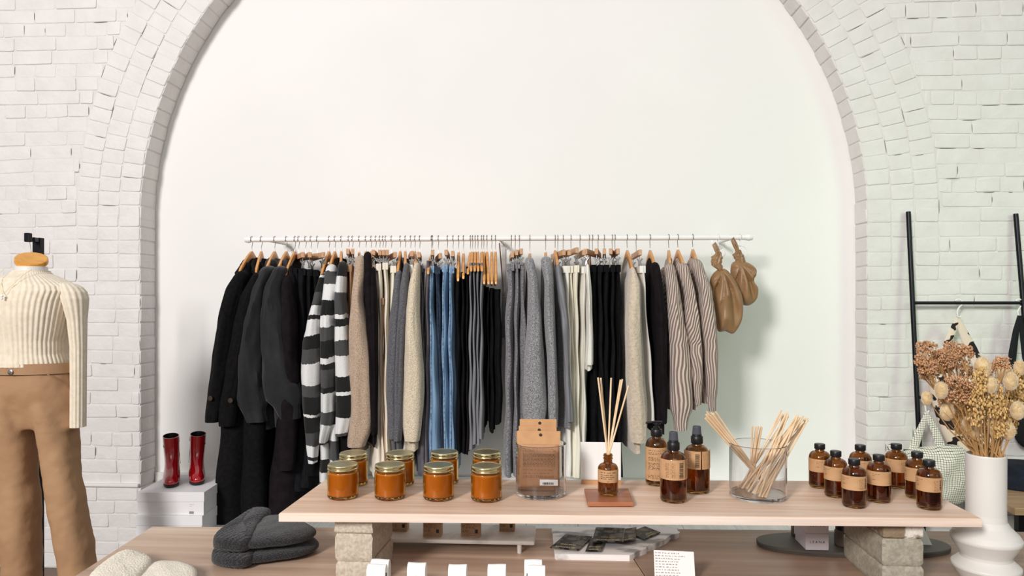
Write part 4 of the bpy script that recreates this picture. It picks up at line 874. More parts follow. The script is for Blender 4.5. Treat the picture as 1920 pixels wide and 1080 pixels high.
# pump + sprays
def round_bottle(px, py, wpx, neck_py, label, kind, lz, la, txt, rot):
    p = at_z(px, py, PT); r = wpx*(p.y+.03)/F/2*.97; c = along(p, r); hn = at_y(px, neck_py, c.y).z-PT-.002; root = thing('amber_bottle', label, 'bottle', c)
    bottle_mb(r, hn, .0115, r*.95, c, .010).build('glass_bottle', M['amber'], root)
    liquid_mb(c, r, hn*.62).build('liquid', M['liq'], root)
    z = c.z+hn; m = MB(); n = 48
    cr = .0138
    m.loft([[(c.x+(rr+(.0005 if k % 2 else 0))*cos(2*pi*k/n), c.y+(rr+(.0005 if k % 2 else 0))*sin(2*pi*k/n), z+zz) for k in range(n)] for rr, zz in ((cr-.001, .0005), (cr, .0015), (cr, .017), (cr-.001, .0185))]); m.build('screw_collar', M['matblack'], root)
    if kind == 'pump':
        m = MB(); m.lathe([(.0085, .0186), (.0085, .024), (.0045, .0245), (.0045, .030), (.0095, .031), (.0095, .034), (.006, .036)], 24, (c.x, c.y, z)); 
        m.loft([[(c.x+x, c.y+w*cos(2*pi*k/10), z+.036+dz+.0026*sin(2*pi*k/10)) for k in range(10)] for x, w, dz in ((.014, .0045, 0), (.008, .0065, .0005), (-.008, .006, .0005), (-.022, .004, -.001), (-.027, .003, -.0025))]); m.build('pump_head', M['matblack'], root)
    else:
        m = MB(); m.lathe([(.0118, .0186), (.0112, .0235), (.0104, .024), (.0088, .040), (.0085, .041)], 28, (c.x, c.y, z)); ac = m.build('spray_head', M['matblack'], root)
        m = MB(); m.lathe([(.0110, .0238), (.0098, .042), (.0092, .0425), (.0086, .042), (.0098, .0238)], 28, (c.x, c.y, z), cap0=False, cap1=False); m.build('clear_cap', M['clearcap'], root)
        m = MB(); m.tube([(c.x, c.y, z), (c.x+.003, c.y, c.z+.05), (c.x+.008, c.y, c.z+.008)], .0018, 8); m.build('dip_tube', M['paper'], root)
    for a0, a1 in la:
        lb = label_mb(c, r+.0003, lz[0], lz[1], FR_+a0, FR_+a1).build('paper_label', M['kraftl'], root)
    f = cyl(c, r+.0010); hgt = lz[1]-lz[0]
    if txt == 'rows':
        word_rows(f, -r*.95, r*.9, [(lz[1]-.008, .95), (lz[1]-.0135, .8), (lz[1]-.017, .7)]+[(lz[1]-.026-i*.0032, .95) for i in range(3)]+[(lz[1]-.039-i*.0032, .97) for i in range(6)]+[(lz[0]+.012-i*.0032, .97) for i in range(3)], .0017, 20).build('printed_text', M['ink'], root, smooth=False)
    else:
        g2 = lambda u, v: f(v, u)  # rows that run up the label
        b0 = txt
        barcode(f, b0, b0+.010, lz[0]+.004, lz[1]-.006, horiz=False).build('barcode', M['ink'], root, smooth=False)
        for s0, nr in ((b0-.034, 4), (b0-.020, 4)):
            word_rows(lambda u, v, s0=s0: f(s0+v, u), lz[0]+.005, lz[1]-.005, [(i*.0028, .95) for i in range(nr)], .0013, int(abs(s0)*1000)).build('printed_text', M['inkb'], root, smooth=False)
        word_rows(lambda u, v: f(b0+.020+v, u), lz[0]+.005, lz[1]-.005, [(i*.0028, .9) for i in range(2)], .0013, 31).build('printed_text', M['inkb'], root, smooth=False)
    return root
round_bottle(1231, 913, 42, 817, 'amber pump bottle with tall kraft label behind the spray bottles', 'pump', (.014, .0965), [(-1.5, 1.5)], 'rows', 0)
round_bottle(1262.7, 945.6, 51, 842.5, 'front amber spray bottle with kraft label and barcode', 'spray', (.054, .1), [(-1.62, .86), (.95, 2.2)], .009, 0)
round_bottle(1306.7, 928, 48, 830.5, 'rear amber spray bottle standing closest to the sticks', 'spray', (.060, .103), [(-1.62, .10), (.2, 1.65)], -.010, 0)
# eight small capped bottles
def make_small():
    root = thing('small_amber_bottle', '', 'bottle', (0, 0, 0)); r = .0258; c = Vector((0, 0, 0)); h = .093
    bottle_mb(r, h, .0098, .021, c, .008).build('glass_bottle', M['amber'], root)
    liquid_mb(c, r, .050).build('liquid', M['liq'], root)
    m = MB(); n = 56; m.loft([[((rr+(.0004 if k % 2 else 0))*cos(2*pi*k/n), (rr+(.0004 if k % 2 else 0))*sin(2*pi*k/n), h+zz) for k in range(n)] for rr, zz in ((.0115, .001), (.0122, .0018), (.0122, .0130), (.0115, .0142), (.0095, .0145))]); m.build('screw_cap', M['matblack'], root)
    lb = label_mb(c, r+.0003, .041, .0725, FR_-2.4, FR_+1.7).build('paper_label', M['kraftl'], root)
    f = cyl(c, r+.0009)
    word_rows(lambda u, v: f(.004+v, u), .044, .068, [(i*.0026, .95) for i in range(4)], .0012, 44).build('printed_text', M['inkb'], lb, smooth=False)
    barcode(f, .017, .0225, .045, .066, horiz=False).build('barcode', M['ink'], lb, smooth=False)
    word_rows(f, -.034, -.016, [(.066, .9), (.062, .5), (.053, .4)], .0018, 45).build('printed_text', M['inkb'], lb, smooth=False)
    return root
sp = [(1537, 917.4, 'leftmost, at the back left', 1.0), (1567, 935, 'second from the left', .2), (1601.5, 954.8, 'front one of the left four', .25), (1613, 920, 'half hidden at the back centre', 1.1),
      (1647.6, 944.5, 'just right of the front left one', .7), (1680.5, 917.4, 'back right, before the checked bag', .2), (1719.5, 937.4, 'partly behind the rightmost one', .0), (1742, 958, 'rightmost, nearest the ceramic vase', .1)]
SB = make_small(); first = True
for px, py, w_, rz in sp:
    c = SB if first else copy_tree(SB); first = False
    c.location = along(at_z(px, py, PT), .0248); c.rotation_euler.z = rz-.35
    c['label'] = 'small amber bottle with black cap, '+w_; c['group'] = 'small black capped amber bottles'
# ---------------------------------------------------------------- sticks in the right cylinder
rnd = random.Random(5)
def stick(top, bot, i, kind):
    r_ = thing('wooden_stick', 'pale wooden diffuser stick in the %s of the glass cylinder' % kind, 'stick', bot, 'wooden sticks, '+kind)
    m = MB(); m.tube([bot, top], .0021, 7); m.build('stick_rod', M['rattan'], r_)
R_ = .058
def lim(p, z):
    d = Vector((p.x-gc2.x, p.y-gc2.y, 0)); q = d.length
    if q > R_: d *= R_/q
    return Vector((gc2.x+d.x, gc2.y+d.y, z))
zb_ = PT+.0102
for i in range(24):   # right leaning bundle, fanned out on the vase bottom
    u = i/23; bx = 1378+58*u; by = 908+26*u+rnd.uniform(-3, 3)
    b = lim(at_z(bx, by, zb_), zb_); tx = (1463+16*rnd.random()) if i % 3 == 0 else (1492+24*rnd.random())
    ty = 772+(tx-1462)*.25+rnd.uniform(-4, 8); t = at_y(tx, ty, gc2.y+rnd.uniform(.0, .05)); L = (t-b); t = b+L.normalized()*min(L.length, .225); stick(t, b, i, 'right leaning bundle')
for i in range(14):
    b = lim(at_z(1440+14*rnd.random(), 905+8*rnd.random(), zb_), zb_); u = rnd.random(); t = at_y(1321+24*u, 776+rnd.uniform(-4, 10)-6*u, gc2.y-.02+rnd.uniform(0, .02)); stick(t, b, i, 'left leaning bundle')
for i in range(8):
    b = lim(at_z(1398+8*rnd.random(), 905+5*rnd.random(), zb_), zb_); t = at_y(1410+22*rnd.random(), 796+6*rnd.random(), gc2.y-.01+rnd.uniform(0, .02)); stick(t, b, i, 'short middle bundle')
# ================================================================ things on the low table
def beanie(label, crown_px, cuff_px, z, h0, mt, grp, seed=0, ch=.026, tilt=0):
    # crown and cuff outlines given where they lie (plan view)
    cr = [at_z(a, b, z) for a, b in crown_px]; cu = [at_z(a, b, z) for a, b in cuff_px]
    c0 = sum(cr, Vector())/len(cr); root = thing('knit_beanie', label, 'beanie', (c0.x, c0.y, z), grp)
    def wr(a, b, kk, sg): return .0016*sin(a*90+seed)*sin(b*80+1)*(1-kk**6)
    m = MB(); m.puff(spline([(p.x, p.y) for p in cr]), lambda a, b, h: (a, b, z+h0*.5+h), h0*.5, h0*.5+.004, p=2.4, rings=12, disp=wr)
    m.build('crown', mt, root)
    m = MB(); rp = lambda a, b, kk, sg: .0016*sin((a*.85-b*.5)*520)*(1 if kk < .97 else .3)
    m.puff(spline([(p.x, p.y) for p in cu], 16), lambda a, b, h: (a, b, z+ch*.5+h), ch*.5-.0005, ch*.5+.006, p=4, rings=26, disp=rp)
    m.build('folded_cuff', mt, root); return root
cf = [(398, 1062), (404, 1044), (430, 1026), (470, 1004), (520, 1000), (497, 1030), (470, 1066), (430, 1070)]
cwn = [(448, 1064), (460, 1030), (505, 1004), (545, 1006), (583, 1019), (598, 1034), (570, 1050), (520, 1059)]
beanie('charcoal wool beanie lying at the bottom of the pair', cwn, cf, TZ+.0006, .030, M['chark'], 'stacked charcoal beanies', 1, .030)
cf2 = [(400, 1035), (412, 1018), (440, 998), (478, 974), (508, 977), (490, 1000), (468, 1036), (430, 1041)]
cwn2 = [(448, 1036), (462, 1006), (500, 984), (540, 984), (578, 1000), (593, 1012), (565, 1026), (515, 1034)]
beanie('charcoal wool beanie on top of the other one', cwn2, cf2, TZ+.034, .034, M['chark'], 'stacked charcoal beanies', 3, .036)
beanie('ivory knit beanie at the front left corner of the table', [(255, 1110), (262, 1082), (300, 1064), (345, 1068), (370, 1082), (350, 1110)], [(165, 1110), (195, 1074), (240, 1050), (284, 1066), (262, 1100), (230, 1125)], TZ+.0006, .022, M['creamk'], None, 5, .028)
# marble riser with kraft boxes
zt_ = .7335
r4 = corners([(640, 1008), (1003, 1008), (1003, 970), (640, 970)], zt_); root = thing('marble_riser', 'white marble riser tray on small feet holding kraft boxes', 'tray', ((r4[0].x+r4[1].x)/2, (r4[0].y+r4[2].y)/2, TZ))
r4[2].x = r4[1].x; r4[3].x = r4[0].x; r4[2].y = r4[3].y = r4[0].y+.13; r4[1].y = r4[0].y
m = MB(); dn = Vector((0, 0, -.011)); m.hexa([p+dn for p in r4], r4); m.build('marble_slab', M['marblew'], root, smooth=False, bevel=.004)
for fx in (r4[0].x+.05, at_z(975, 1029, TZ).x):
    for fy in (r4[0].y+.012, r4[2].y-.014):
        m = MB(); m.lathe([(.0055, 0), (.006, .0222)], 16, (fx, fy, TZ)); m.build('foot', M['ceramic'], root)
for i, (a, b, py, h) in enumerate([(732, 763, 997, .070), (793, 827, 1007, .074), (864, 900, 1007.5, .074), (936, 965, 997, .070)]):
    p0 = at_z(a, py, zt_); p1 = at_z(b, py, zt_); w = p1.x-p0.x; y0 = (p0.y+p1.y)/2; cx = (p0.x+p1.x)/2
    root = thing('kraft_box', ['small kraft box nearest the left block stack', 'small kraft box, second from the left on the marble riser', 'small kraft box, third from the left on the marble riser', 'small kraft box at the right end of the marble riser'][i], 'box', (cx, y0+w/2, zt_), 'kraft boxes on the marble riser')
    m = MB(); m.box((cx, y0+.0155+.0005, zt_+h/2), (w, .030, h)); m.build('carton', M['kraftb'], root, smooth=False, bevel=.0006)
    f = lambda u, v: (cx+u, y0+.0001, zt_+v)
    word_rows(f, -w/2+.003, w/2-.004, [(.0042, .95), (.0125, .35), (.0150, .42), (.0175, .4), (.0225, .85), (.0255, .7), (.0285, .9), (.0315, .8)], .0012, i).build('printed_text', M['ink'], root, smooth=False)
    m = MB(); m.add([f(w/2-.0125, .0105), f(w/2-.0055, .0105), f(w/2-.0055, .0195), f(w/2-.0125, .0195)], [(0, 1, 2, 3)]); m.build('black_mark', M['matblack'], root, smooth=False)
    m = MB(); m.add([f(-w/2+.002, .0085), f(w/2-.002, .0085), f(w/2-.002, .0088), f(-w/2+.002, .0088)], [(0, 1, 2, 3)]); m.build('printed_rule', M['ink'], root, smooth=False)
# grey marble slab with face mask sachets
zs = TZ+.015
outl = [(1034, 987), (1271, 988.5), (1275, 997), (1180, 1041), (1040, 1038.5)]
P = [at_z(a, b, zs) for a, b in outl]; c0 = sum(P, Vector())/len(P)
root = thing('marble_slab', 'angular grey veined marble slab with a broken edge', 'slab', (c0.x, c0.y, TZ)); m = MB(); Q = []
for i in range(len(P)):
    for k in range(14):
        t = k/14; q = P[i].lerp(P[(i+1) % len(P)], t); rough = i in (1, 2)
        if rough: q = q+Vector((mnoise.noise(q*45)*.009, 0, 0))
        Q.append(q)
rings = []
for j, (z, s) in enumerate(((TZ, .985), (TZ+.006, 1.0), (TZ+.011, .995), (zs-.0008, .998), (zs, .994))):
    rings.append([(c0.x+(q.x-c0.x)*s+(mnoise.noise(q*50+Vector((0, 0, j*3)))*.003 if j < 4 and q.x > c0.x else 0), c0.y+(q.y-c0.y)*s, z) for q in Q])
m.loft(rings); m.build('stone_body', M['marble'], root, ang=30)
def sachet(px4, z, label, txt, seed, tl=0):
    c = [at_z(a, b, z) for a, b in px4]  # near-left, near-right, far-right, far-left
    ce = sum(c, Vector())/4; root = thing('face_mask_sachet', label, 'sachet', (ce.x, ce.y, z), 'black foil sachets on the marble slab')
    ax = ((c[1]-c[0])+(c[2]-c[3]))/2; ay = ((c[3]-c[0])+(c[2]-c[1]))/2
    def f(a, b, h): p = ce+ax*a+ay*b; return (p.x, p.y, z+.0035+h+tl*(b+.5))
    out = [(-.5+q/8, -.5) for q in range(8)]+[(.5, -.5+q/8) for q in range(8)]+[(.5-q/8, .5) for q in range(8)]+[(-.5, .5-q/8) for q in range(8)]
    m = MB(); m.puff(out, f, .0015, .0028, p=5, rings=6); m.build('foil_packet', M['foil'], root)
    L = ax.length; sc = 1/L
    for k, (line, off, sz) in enumerate(txt):
        def pl(x, y, zz, off=off): # upside down lettering: read from the far side
            return f(-x*sc, off-y*sc*L/ay.length, .0031+zz)
        text_mesh(line, sz, pl, M['gold'], root, 'lettering')
    return root
B = lambda w, s=.0088: [(w, -.40, s), ('FACE MASK', -.22, s*.85)]
sachet([(1031, 1032), (1084, 1033), (1112, 1011), (1060, 1003)], zs, 'black foil sachet lying across the slab, frontmost left one', B('CLARIFYING'), 1)
sachet([(1092, 1037), (1133, 1036.5), (1131, 1013), (1112, 1012)], zs, 'black foil sachet tucked half under the front left one', B('CLARIFY', .0065), 2)
sachet([(1152, 1022), (1198, 1014), (1188, 992), (1168, 996)], zs+.0045, 'black foil sachet under the topmost, pointing right', B('BRIGHTENING', .006), 3)
sachet([(1198, 1017), (1248, 999), (1200, 992), (1188, 1000)], zs, 'rightmost black foil sachet with angled gold lettering', B('CLARIFYING', .006), 4)
sachet([(1110, 1019), (1168, 1019), (1172, 994), (1117, 991)], zs+.0093, 'topmost black foil sachet, lettering reads towards the back', B('BRIGHTENING'), 5)
# handwritten list card
pb = at_z(1268, 1092, TZ); yy = pb.y; p0 = at_y(1228, 1037, yy); p1 = at_y(1304, 1042, yy); w = p1.x-p0.x; h = p0.z-TZ
root = thing('list_card', 'white card with handwritten lines leaning at the table front', 'card', ((p0.x+p1.x)/2, yy, TZ)); f = lambda u, v, d=0: (p0.x+u, yy+d+.02*(v/h), TZ+v*(1-.04*u/w))
m = MB(); n = 8
m.loft([[f(w*i/n, 0), f(w*i/n, h), f(w*i/n, h, .0012), f(w*i/n, 0, .0012)] for i in range(n+1)]); cdo = m.build('card_sheet', M['paper'], root, smooth=False)
word_rows(lambda u, v: f(u, v, -.0006), .003, w-.012, [(h-.006-i*.0058, random.uniform(.7, .98) if i < 3 else random.uniform(.6, .8)) for i in range(9)], .0022, 77, wmax=.006).build('handwriting', M['pinkink'], root, smooth=False)
m = MB(); m.box(((p0.x+p1.x)/2, yy+.03, TZ+.0275), (w*.4, .002, .055)); m.build('back_stay', M['paper'], root, smooth=False)
# small white folded packets along the front
def packet(x0, x1, ytop, t, label, i):
    p0 = at_t(x0, ytop, t); p1 = at_t(x1, ytop, t); w = (p1-p0).length; c = (p0+p1)/2; h = c.z-TZ
    root = thing('white_packet', label, 'packet', (c.x, c.y, TZ), 'white folded packets at the table front'); m = MB(); rings = []
    prof = []
    d = .026
    for k in range(13):
        a = pi*k/12; prof.append((-d/2*cos(a), h-.016+.016*sin(a)))
    prof = [(-d/2, 0)]+prof+[(d/2, 0)]
    for q in range(7):
        u = -w/2+w*q/6; e = .0005*sin(q*.8+i)
        rings.append([(c.x+u, c.y+y_+.012, TZ+z_+(e if z_ > .02 else 0)) for y_, z_ in prof])
    m.loft(rings); m.build('folded_paper', M['paper'], root, ang=30)
    m = MB(); n = 18; hz = TZ+h-.027; m.lathe([(.001, 0), (.0048, 0), (.0048, .0006), (.001, .0006)], n); m.v = [(c.x+v[0], c.y+.012-d/2-.0001-v[2], hz+v[1]) for v in m.v]; m.build('round_eyelet', M['inkb'], root)
    if i in (1, 6):
        q_ = 1 if i == 1 else -1
        m = MB(); m.tube([(c.x+q_*(w/2+.0008), c.y+.008, hz+.012), (c.x+q_*(w/2+.001), c.y+.006, hz+.002), (c.x+q_*(w/2+.0008), c.y+.01, hz-.02)], .0011, 6); m.build('black_cord', M['matblack'], root)
for i, (a, b, y_, t, l) in enumerate([(694, 728, 1052.5, 1.50, 'white folded packet behind another, beside the left blocks'), (687, 722, 1062, 1.42, 'front white folded packet beside the left blocks'), (763, 797, 1059, 1.46, 'white folded packet second in the row from the left'), (840, 874, 1062.5, 1.46, 'white folded packet in the middle of the row'),
        (914, 948, 1062, 1.46, 'white folded packet left of the doubled right pair'), (983, 1016, 1053, 1.50, 'rear white folded packet at the right end of the row'), (989, 1022, 1064, 1.42, 'front white folded packet at the right end of the row')]): packet(a, b, y_, t, l, i)
# oval tray
c1 = at_z(1422, 1016, TZ+.013); c2 = at_z(1775, 1018, TZ+.013); fr = at_z(1600, 1037, TZ+.013); bk_ = at_z(1600, 998, TZ+.013)
cx = (c1.x+c2.x)/2; cy = (fr.y+bk_.y)/2; ra = (c2.x-c1.x)/2; rb = (bk_.y-fr.y)/2
root = thing('oval_tray', 'dark grey oval stoneware tray under the plank', 'tray', (cx, cy, TZ)); m = MB(); n = 90
m.loft([[(cx+(ra-i_)*math.copysign(abs(cos(2*pi*k/n))**.85, cos(2*pi*k/n)), cy+(rb-i_)*math.copysign(abs(sin(2*pi*k/n))**.85, sin(2*pi*k/n)), TZ+z) for k in range(n)] for i_, z in ((.006, .0002), (.001, .0015), (0, .006), (.0015, .0062), (.0015, .0072), (0, .0074), (0, .0118), (.001, .013), (.004, .0132))]); m.build('tray_body', M['tray'], root, ang=35)
tz2 = TZ+.0134
for i, (lab) in enumerate(['lower pale carton with black lettering on the oval tray', 'upper pale carton stacked on the other on the oval tray']):
    p0 = at_z(1511, 1031, tz2); p1 = at_z(1553, 1031, tz2); w = p1.x-p0.x; y0 = p0.y; h = .041; z0 = tz2+i*(h+.0004); cx_ = (p0.x+p1.x)/2
    root = thing('pale_carton', lab, 'box', (cx_, y0+.04, z0), 'pale cartons on the oval tray'); m = MB(); m.box((cx_, y0+.04, z0+h/2), (w, .08, h)); m.build('carton', M['boxpink'], root, smooth=False, bevel=.0008)
    text_mesh('L E A N A', .0088, lambda x, y, zz, cx_=cx_, y0=y0, z0=z0: (cx_+x, y0-.0004-zz, z0+.017+y), M['ink'], root)
def mini(px, py, r, h, label, lidh=.02, lab=True):
    c = along(at_z(px, py, tz2), r); root = thing('small_jar', label, 'jar', c); m = MB(); m.lathe([(.001, 0), (r-.002, 0), (r, .002), (r, h-.006), (r-.004, h), (.001, h)], 36, c); m.build('glass_body', M['smallglass'], root)
    m = MB(); m.lathe([(r-.003, h+.0002), (r-.003, h+lidh), (.001, h+lidh)], 30, c); m.build('black_lid', M['matblack'], root)
    if lab: label_mb(c, r+.0002, .008, h-.012, FR_-.9, FR_+.9).build('paper_label', M['paper'], root)
mini(1497, 1008, .019, .050, 'small dark bottle with white label left of the pale cartons')
mini(1586, 1028, .028, .040, 'squat glass jar with black lid between cartons and blocks', .03, False)
p = at_z(1737, 1023, tz2); root = thing('folded_card', 'small white card leaning at the right end of the tray', 'card', (p.x, p.y, tz2)); m = MB()
a_, b_ = at_z(1715, 1021, tz2), at_z(1748, 1022, tz2); tp = Vector((a_.x+.004, a_.y+.04, tz2+.05)); m.add([a_, b_, Vector((b_.x-.012, b_.y+.02, tz2+.04)), tp, a_+Vector((0, .0012, 0)), b_+Vector((0, .0012, 0)), Vector((b_.x-.012, b_.y+.0212, tz2+.04)), tp+Vector((0, .0012, 0))], [(0, 1, 2, 3), (7, 6, 5, 4), (0, 4, 5, 1), (1, 5, 6, 2), (2, 6, 7, 3), (3, 7, 4, 0)]); m.build('card_sheet', M['paper'], root, smooth=False)
# ================================================================ boots on shoe boxes
bt = at_t(256, 923, 3.0); ZS = bt.z; 
def shoebox(x0, x1, t, z1, h, label, rz, dpt=.30, sticker=False):
    p0 = at_t(x0, 930, t); p1 = at_t(x1, 930, t); w = (p1-p0).length; c = (p0+p1)/2; fx, fy = c.x, c.y
    root = thing('shoe_box', label, 'box', (fx, fy+dpt/2, z1-h), 'white shoe boxes under the red boots')
    def bx(z0, z1_, g): m = MB(); o = Vector((-sin(rz)*dpt/2, cos(rz)*dpt/2, 0)); m.box(Vector((fx, fy, (z0+z1_)/2))+o, (w+g*2, dpt+g*2, z1_-z0), rz); return m
    bx(z1-h, z1-.004, -.0015).build('box_body', M['boxw'], root, smooth=False, bevel=.001)
    bx(z1-.040, z1, .0015).build('box_lid', M['boxw'], root, smooth=False, bevel=.0012)
    if sticker:
        u = Vector((cos(rz), sin(rz), 0)); nrm = Vector((sin(rz), -cos(rz), 0)); q = Vector((fx, fy, 0))+nrm*.0006
        f = lambda a, b: q+u*a+Vector((0, 0, b))
        m = MB(); m.add([f(.078, z1-.090), f(.096, z1-.090), f(.096, z1-.080), f(.078, z1-.080)], [(0, 1, 2, 3)]); m.build('grey_sticker', M['lblgrey'], root, smooth=False)
        word_rows(f, .08, .100, [(z1-.052, .9), (z1-.059, .4)], .0016, 3).build('printed_text', M['lblgrey'], root, smooth=False)
shoebox(257, 382, 3.0, ZS, .0955, 'top white shoe box carrying the red boots', .07, sticker=True)
shoebox(254, 379, 2.99, ZS-.096, ZS-.096-PZ-.0003, 'lower white shoe box under the top one', .05)
def boot(px, py, toe, label, sgn):
    t = 3.1; p = at_z(px, py, ZS+.0006); c = Vector((p.x, p.y, ZS+.002)); root = thing('ankle_boot', label, 'boot', c, 'pair of red ankle boots')
    # slices (z, y_front, y_back, halfwidth, x shift); local foot points towards -y
    S_ = [(.012, -.000, .105, .034), (.020, -.003, .110, .038), (.032, -.002, .125, .039), (.045, .012, .21, .0385), (.058, .035, .222, .037), (.072, .065, .226, .035), (.09, .092, .226, .034), (.115, .112, .224, .035), (.15, .118, .222, .037), (.19, .118, .222, .0385), (.222, .118, .221, .039)]
    m = MB(); rings = []; n = 40
    for z, yf, yb, hw in S_:
        ring = []; sx = sgn*.010*(z/.2)
        for k in range(n):
            a = 2*pi*k/n; cc, ss = cos(a), sin(a); y = (yf+yb)/2-(yb-yf)/2*cc; e = 1.25 if (cc > 0 and z < .05) else 1
            x = hw*math.copysign(abs(ss)**(1/e if cc > .5 else 1), ss); x *= (1 if cc < 0 else (1-.15*cc if z < .06 else 1))
            zz = z+(.035*max(0, (y-.06)/.16) if z < .05 else 0)*(1 if z < .035 else .5); top = .006*cc if z > .2 else 0
            ring.append((c.x+x+sx+toe*(.22-y)*.5*sgn, c.y+y, c.z+zz-top))
        rings.append(ring)
    rin = [[(c.x+(v[0]-c.x-sgn*.010*(.222/.2))*.93+sgn*.010*(.222/.2), c.y+.17+(v[1]-c.y-.17)*.93, v[2]) for v in rings[-1]]]
    m.loft(rings, cap1=False); m.loft([rings[-1], rin[0]], False, False); m.build('leather_upper', M['red'], root, ang=60)
    m = MB(); m.loft([rin[0], [(v[0], v[1], v[2]-.05) for v in rin[0]]], False, True); m.build('dark_lining', M['soleblk'], root)
    m = MB(); rr = []
    for dz, g in ((-.012, 1.0), (-.008, 1.05), (0, 1.06)):
        rr.append([(c.x+(v[0]-c.x)*g, c.y+.06+(v[1]-c.y-.06)*g, max(c.z-.0010, v[2]+dz-.001)) for v in rings[0]])
    m.loft(rr); m.build('sole', M['soleblk'], root)
    m = MB(); m.loft([[(c.x+toe*.01*sgn+.026*g*cos(2*pi*k/20), c.y+.185+.026*g*sin(2*pi*k/20), c.z+z) for k in range(20)] for z, g in ((-.001, .85), (.03, .95), (.06, 1.15))]); m.build('block_heel', M['soleblk'], root)
    m = MB(); zx = c.x+sgn*-.036; m.tube([(zx+sgn*.0105, c.y+.165, c.z+.212), (zx+sgn*.008, c.y+.165, c.z+.15), (zx+sgn*.003, c.y+.168, c.z+.08)], .0012, 6); m.tube([(zx+sgn*.0095, c.y+.163, c.z+.212), (zx+sgn*.0075, c.y+.16, c.z+.19)], .0022, 6); m.build('zip', M['steel'], root)
    root.scale = (.86, .86, .885); root.rotation_euler.z = .47+sgn*.03
    return root
boot(321, 915, .02, 'glossy red patent ankle boot, left one of the pair', -1)
boot(369, 910.5, .02, 'glossy red patent ankle boot, right one of the pair', 1)
# ================================================================ mannequin with stand
MT = 2.55
mc = at_t(51, 560, MT); Xm, Ym = mc.x, mc.y+.02
def mz(py): return at_t(51, py, MT-.06).z
def mxr(px, py): return (at_t(px, py, MT).x-Xm)
root = thing('dress_form', 'white torso form with an orange wood neck cap', 'mannequin', (Xm, Ym, mz(700)))
nw = (at_t(78, 485, MT).x-at_t(24, 485, MT).x)/2
m = MB(); m.lathe([(.001, 0), (nw, 0), (nw+.001, .004), (nw, .016), (nw-.003, .018), (.001, .018)], 40); tl_ = .50; yw = .60; tq = [(v[0], v[1]*cos(tl_)-v[2]*sin(tl_), v[1]*sin(tl_)+v[2]*cos(tl_)) for v in m.v]; m.v = [(Xm-.002+v[0]*cos(yw)-v[1]*sin(yw), Ym+v[0]*sin(yw)+v[1]*cos(yw)+.004, mz(490)+v[2]) for v in tq]; m.build('neck_cap', M['lblwood'], root)
m = MB(); n = 40; rg = []
def ell(z, a, b, cx=0, cy=0, n=40, ex=2.0): return [(Xm+cx+a*math.copysign(abs(cos(2*pi*k/n))**(2/ex), cos(2*pi*k/n)), Ym+cy+b*math.copysign(abs(sin(2*pi*k/n))**(2/ex), sin(2*pi*k/n)), z) for k in range(n)]
for py, a, b in ((720, .115, .08), (685, .105, .075), (640, .095, .07), (600, .105, .075), (560, .115, .08), (540, .10, .07), (525, .07, .06), (512, .052, .051), (498, .051, .050)): rg.append(ell(mz(py), a, b))
m.loft(rg); m.build('torso', M['ceramic'], root)
# sweater
SR = 250; NRB = 50
def sw_ring(py, a, b, cy=0, rib=.0020, ex=2.2, cx=0):
    r = []
    for k in range(SR):
        f = 2*pi*k/SR; w = 1+rib/.12*sin(NRB*f)
        r.append((Xm+cx+a*w*math.copysign(abs(cos(f))**(2/ex), cos(f)), Ym+cy+b*w*math.copysign(abs(sin(f))**(2/ex), sin(f)), mz(py)))
    return r
root2 = thing('ribbed_sweater', 'cream ribbed mock neck sweater worn by the dress form', 'sweater', (Xm, Ym, mz(685)))
R0 = mxr(118, 680); rows = [(688, R0+.002, .112), (680, R0, .112), (665, mxr(113, 660), .108), (640, mxr(113, 640), .110), (615, mxr(119, 610), .118), (590, mxr(125, 590), .125), (565, mxr(131, 565), .125), (545, mxr(138, 545), .118), (536, mxr(133, 536), .110), (528, mxr(119, 528), .100), (521, mxr(105, 521), .088), (516, mxr(94, 516), .074), (512, nw+.013, .064), (508, nw+.0065, .057)]
# densify
dn_ = []
for i in range(len(rows)-1):
    for q in range(5): t = q/5; dn_.append(tuple(rows[i][j]*(1-t)+rows[i+1][j]*t for j in range(3)))
dn_.append(rows[-1])
m = MB(); m.loft([sw_ring(py, a, b, rib=.0020 if py > 510 else .001) for py, a, b in dn_], cap1=False); m.build('body', M['sweat'], root2, ang=80)
m = MB(); m.loft([sw_ring(py, nw+.0065, .0565, rib=.0008) for py in (518, 514, 509, 506)]+[sw_ring(506, nw+.002, .052, rib=.0008)], False, False); m.build('mock_collar', M['sweat'], root2, ang=80)
def sl(side):
    pts = [(mxr(120, 529), 529, .014), (mxr(126, 533), 532, .027), (mxr(131, 538), 538, .036), (mxr(136, 547), 547, .041), (mxr(140, 560), 560, .040), (mxr(142, 575), 575, .036), (mxr(144.5, 600), 600, .029), (mxr(147, 650), 650, .0245), (mxr(147, 720), 720, .0235), (mxr(146.5, 806), 806, .0235)]
    m = MB(); rings = []; P_ = []
    for i in range(len(pts)-1):
        for q in range(6): t = q/6; P_.append(tuple(pts[i][j]*(1-t)+pts[i+1][j]*t for j in range(3)))
    P_.append(pts[-1])
    for x, py, r in P_:
        z = mz(py); rings.append([(Xm+side*(x+r*cos(2*pi*k/112)*(1+.04*sin(14*2*pi*k/112))), Ym-.01+min(r*1.25, .05)*sin(2*pi*k/112)*(1+.04*sin(14*2*pi*k/112)), z) for k in range(112)])
    m.loft(rings); m.build('sleeve', M['sweat'], root2, ang=80)
sl(1); sl(-1)
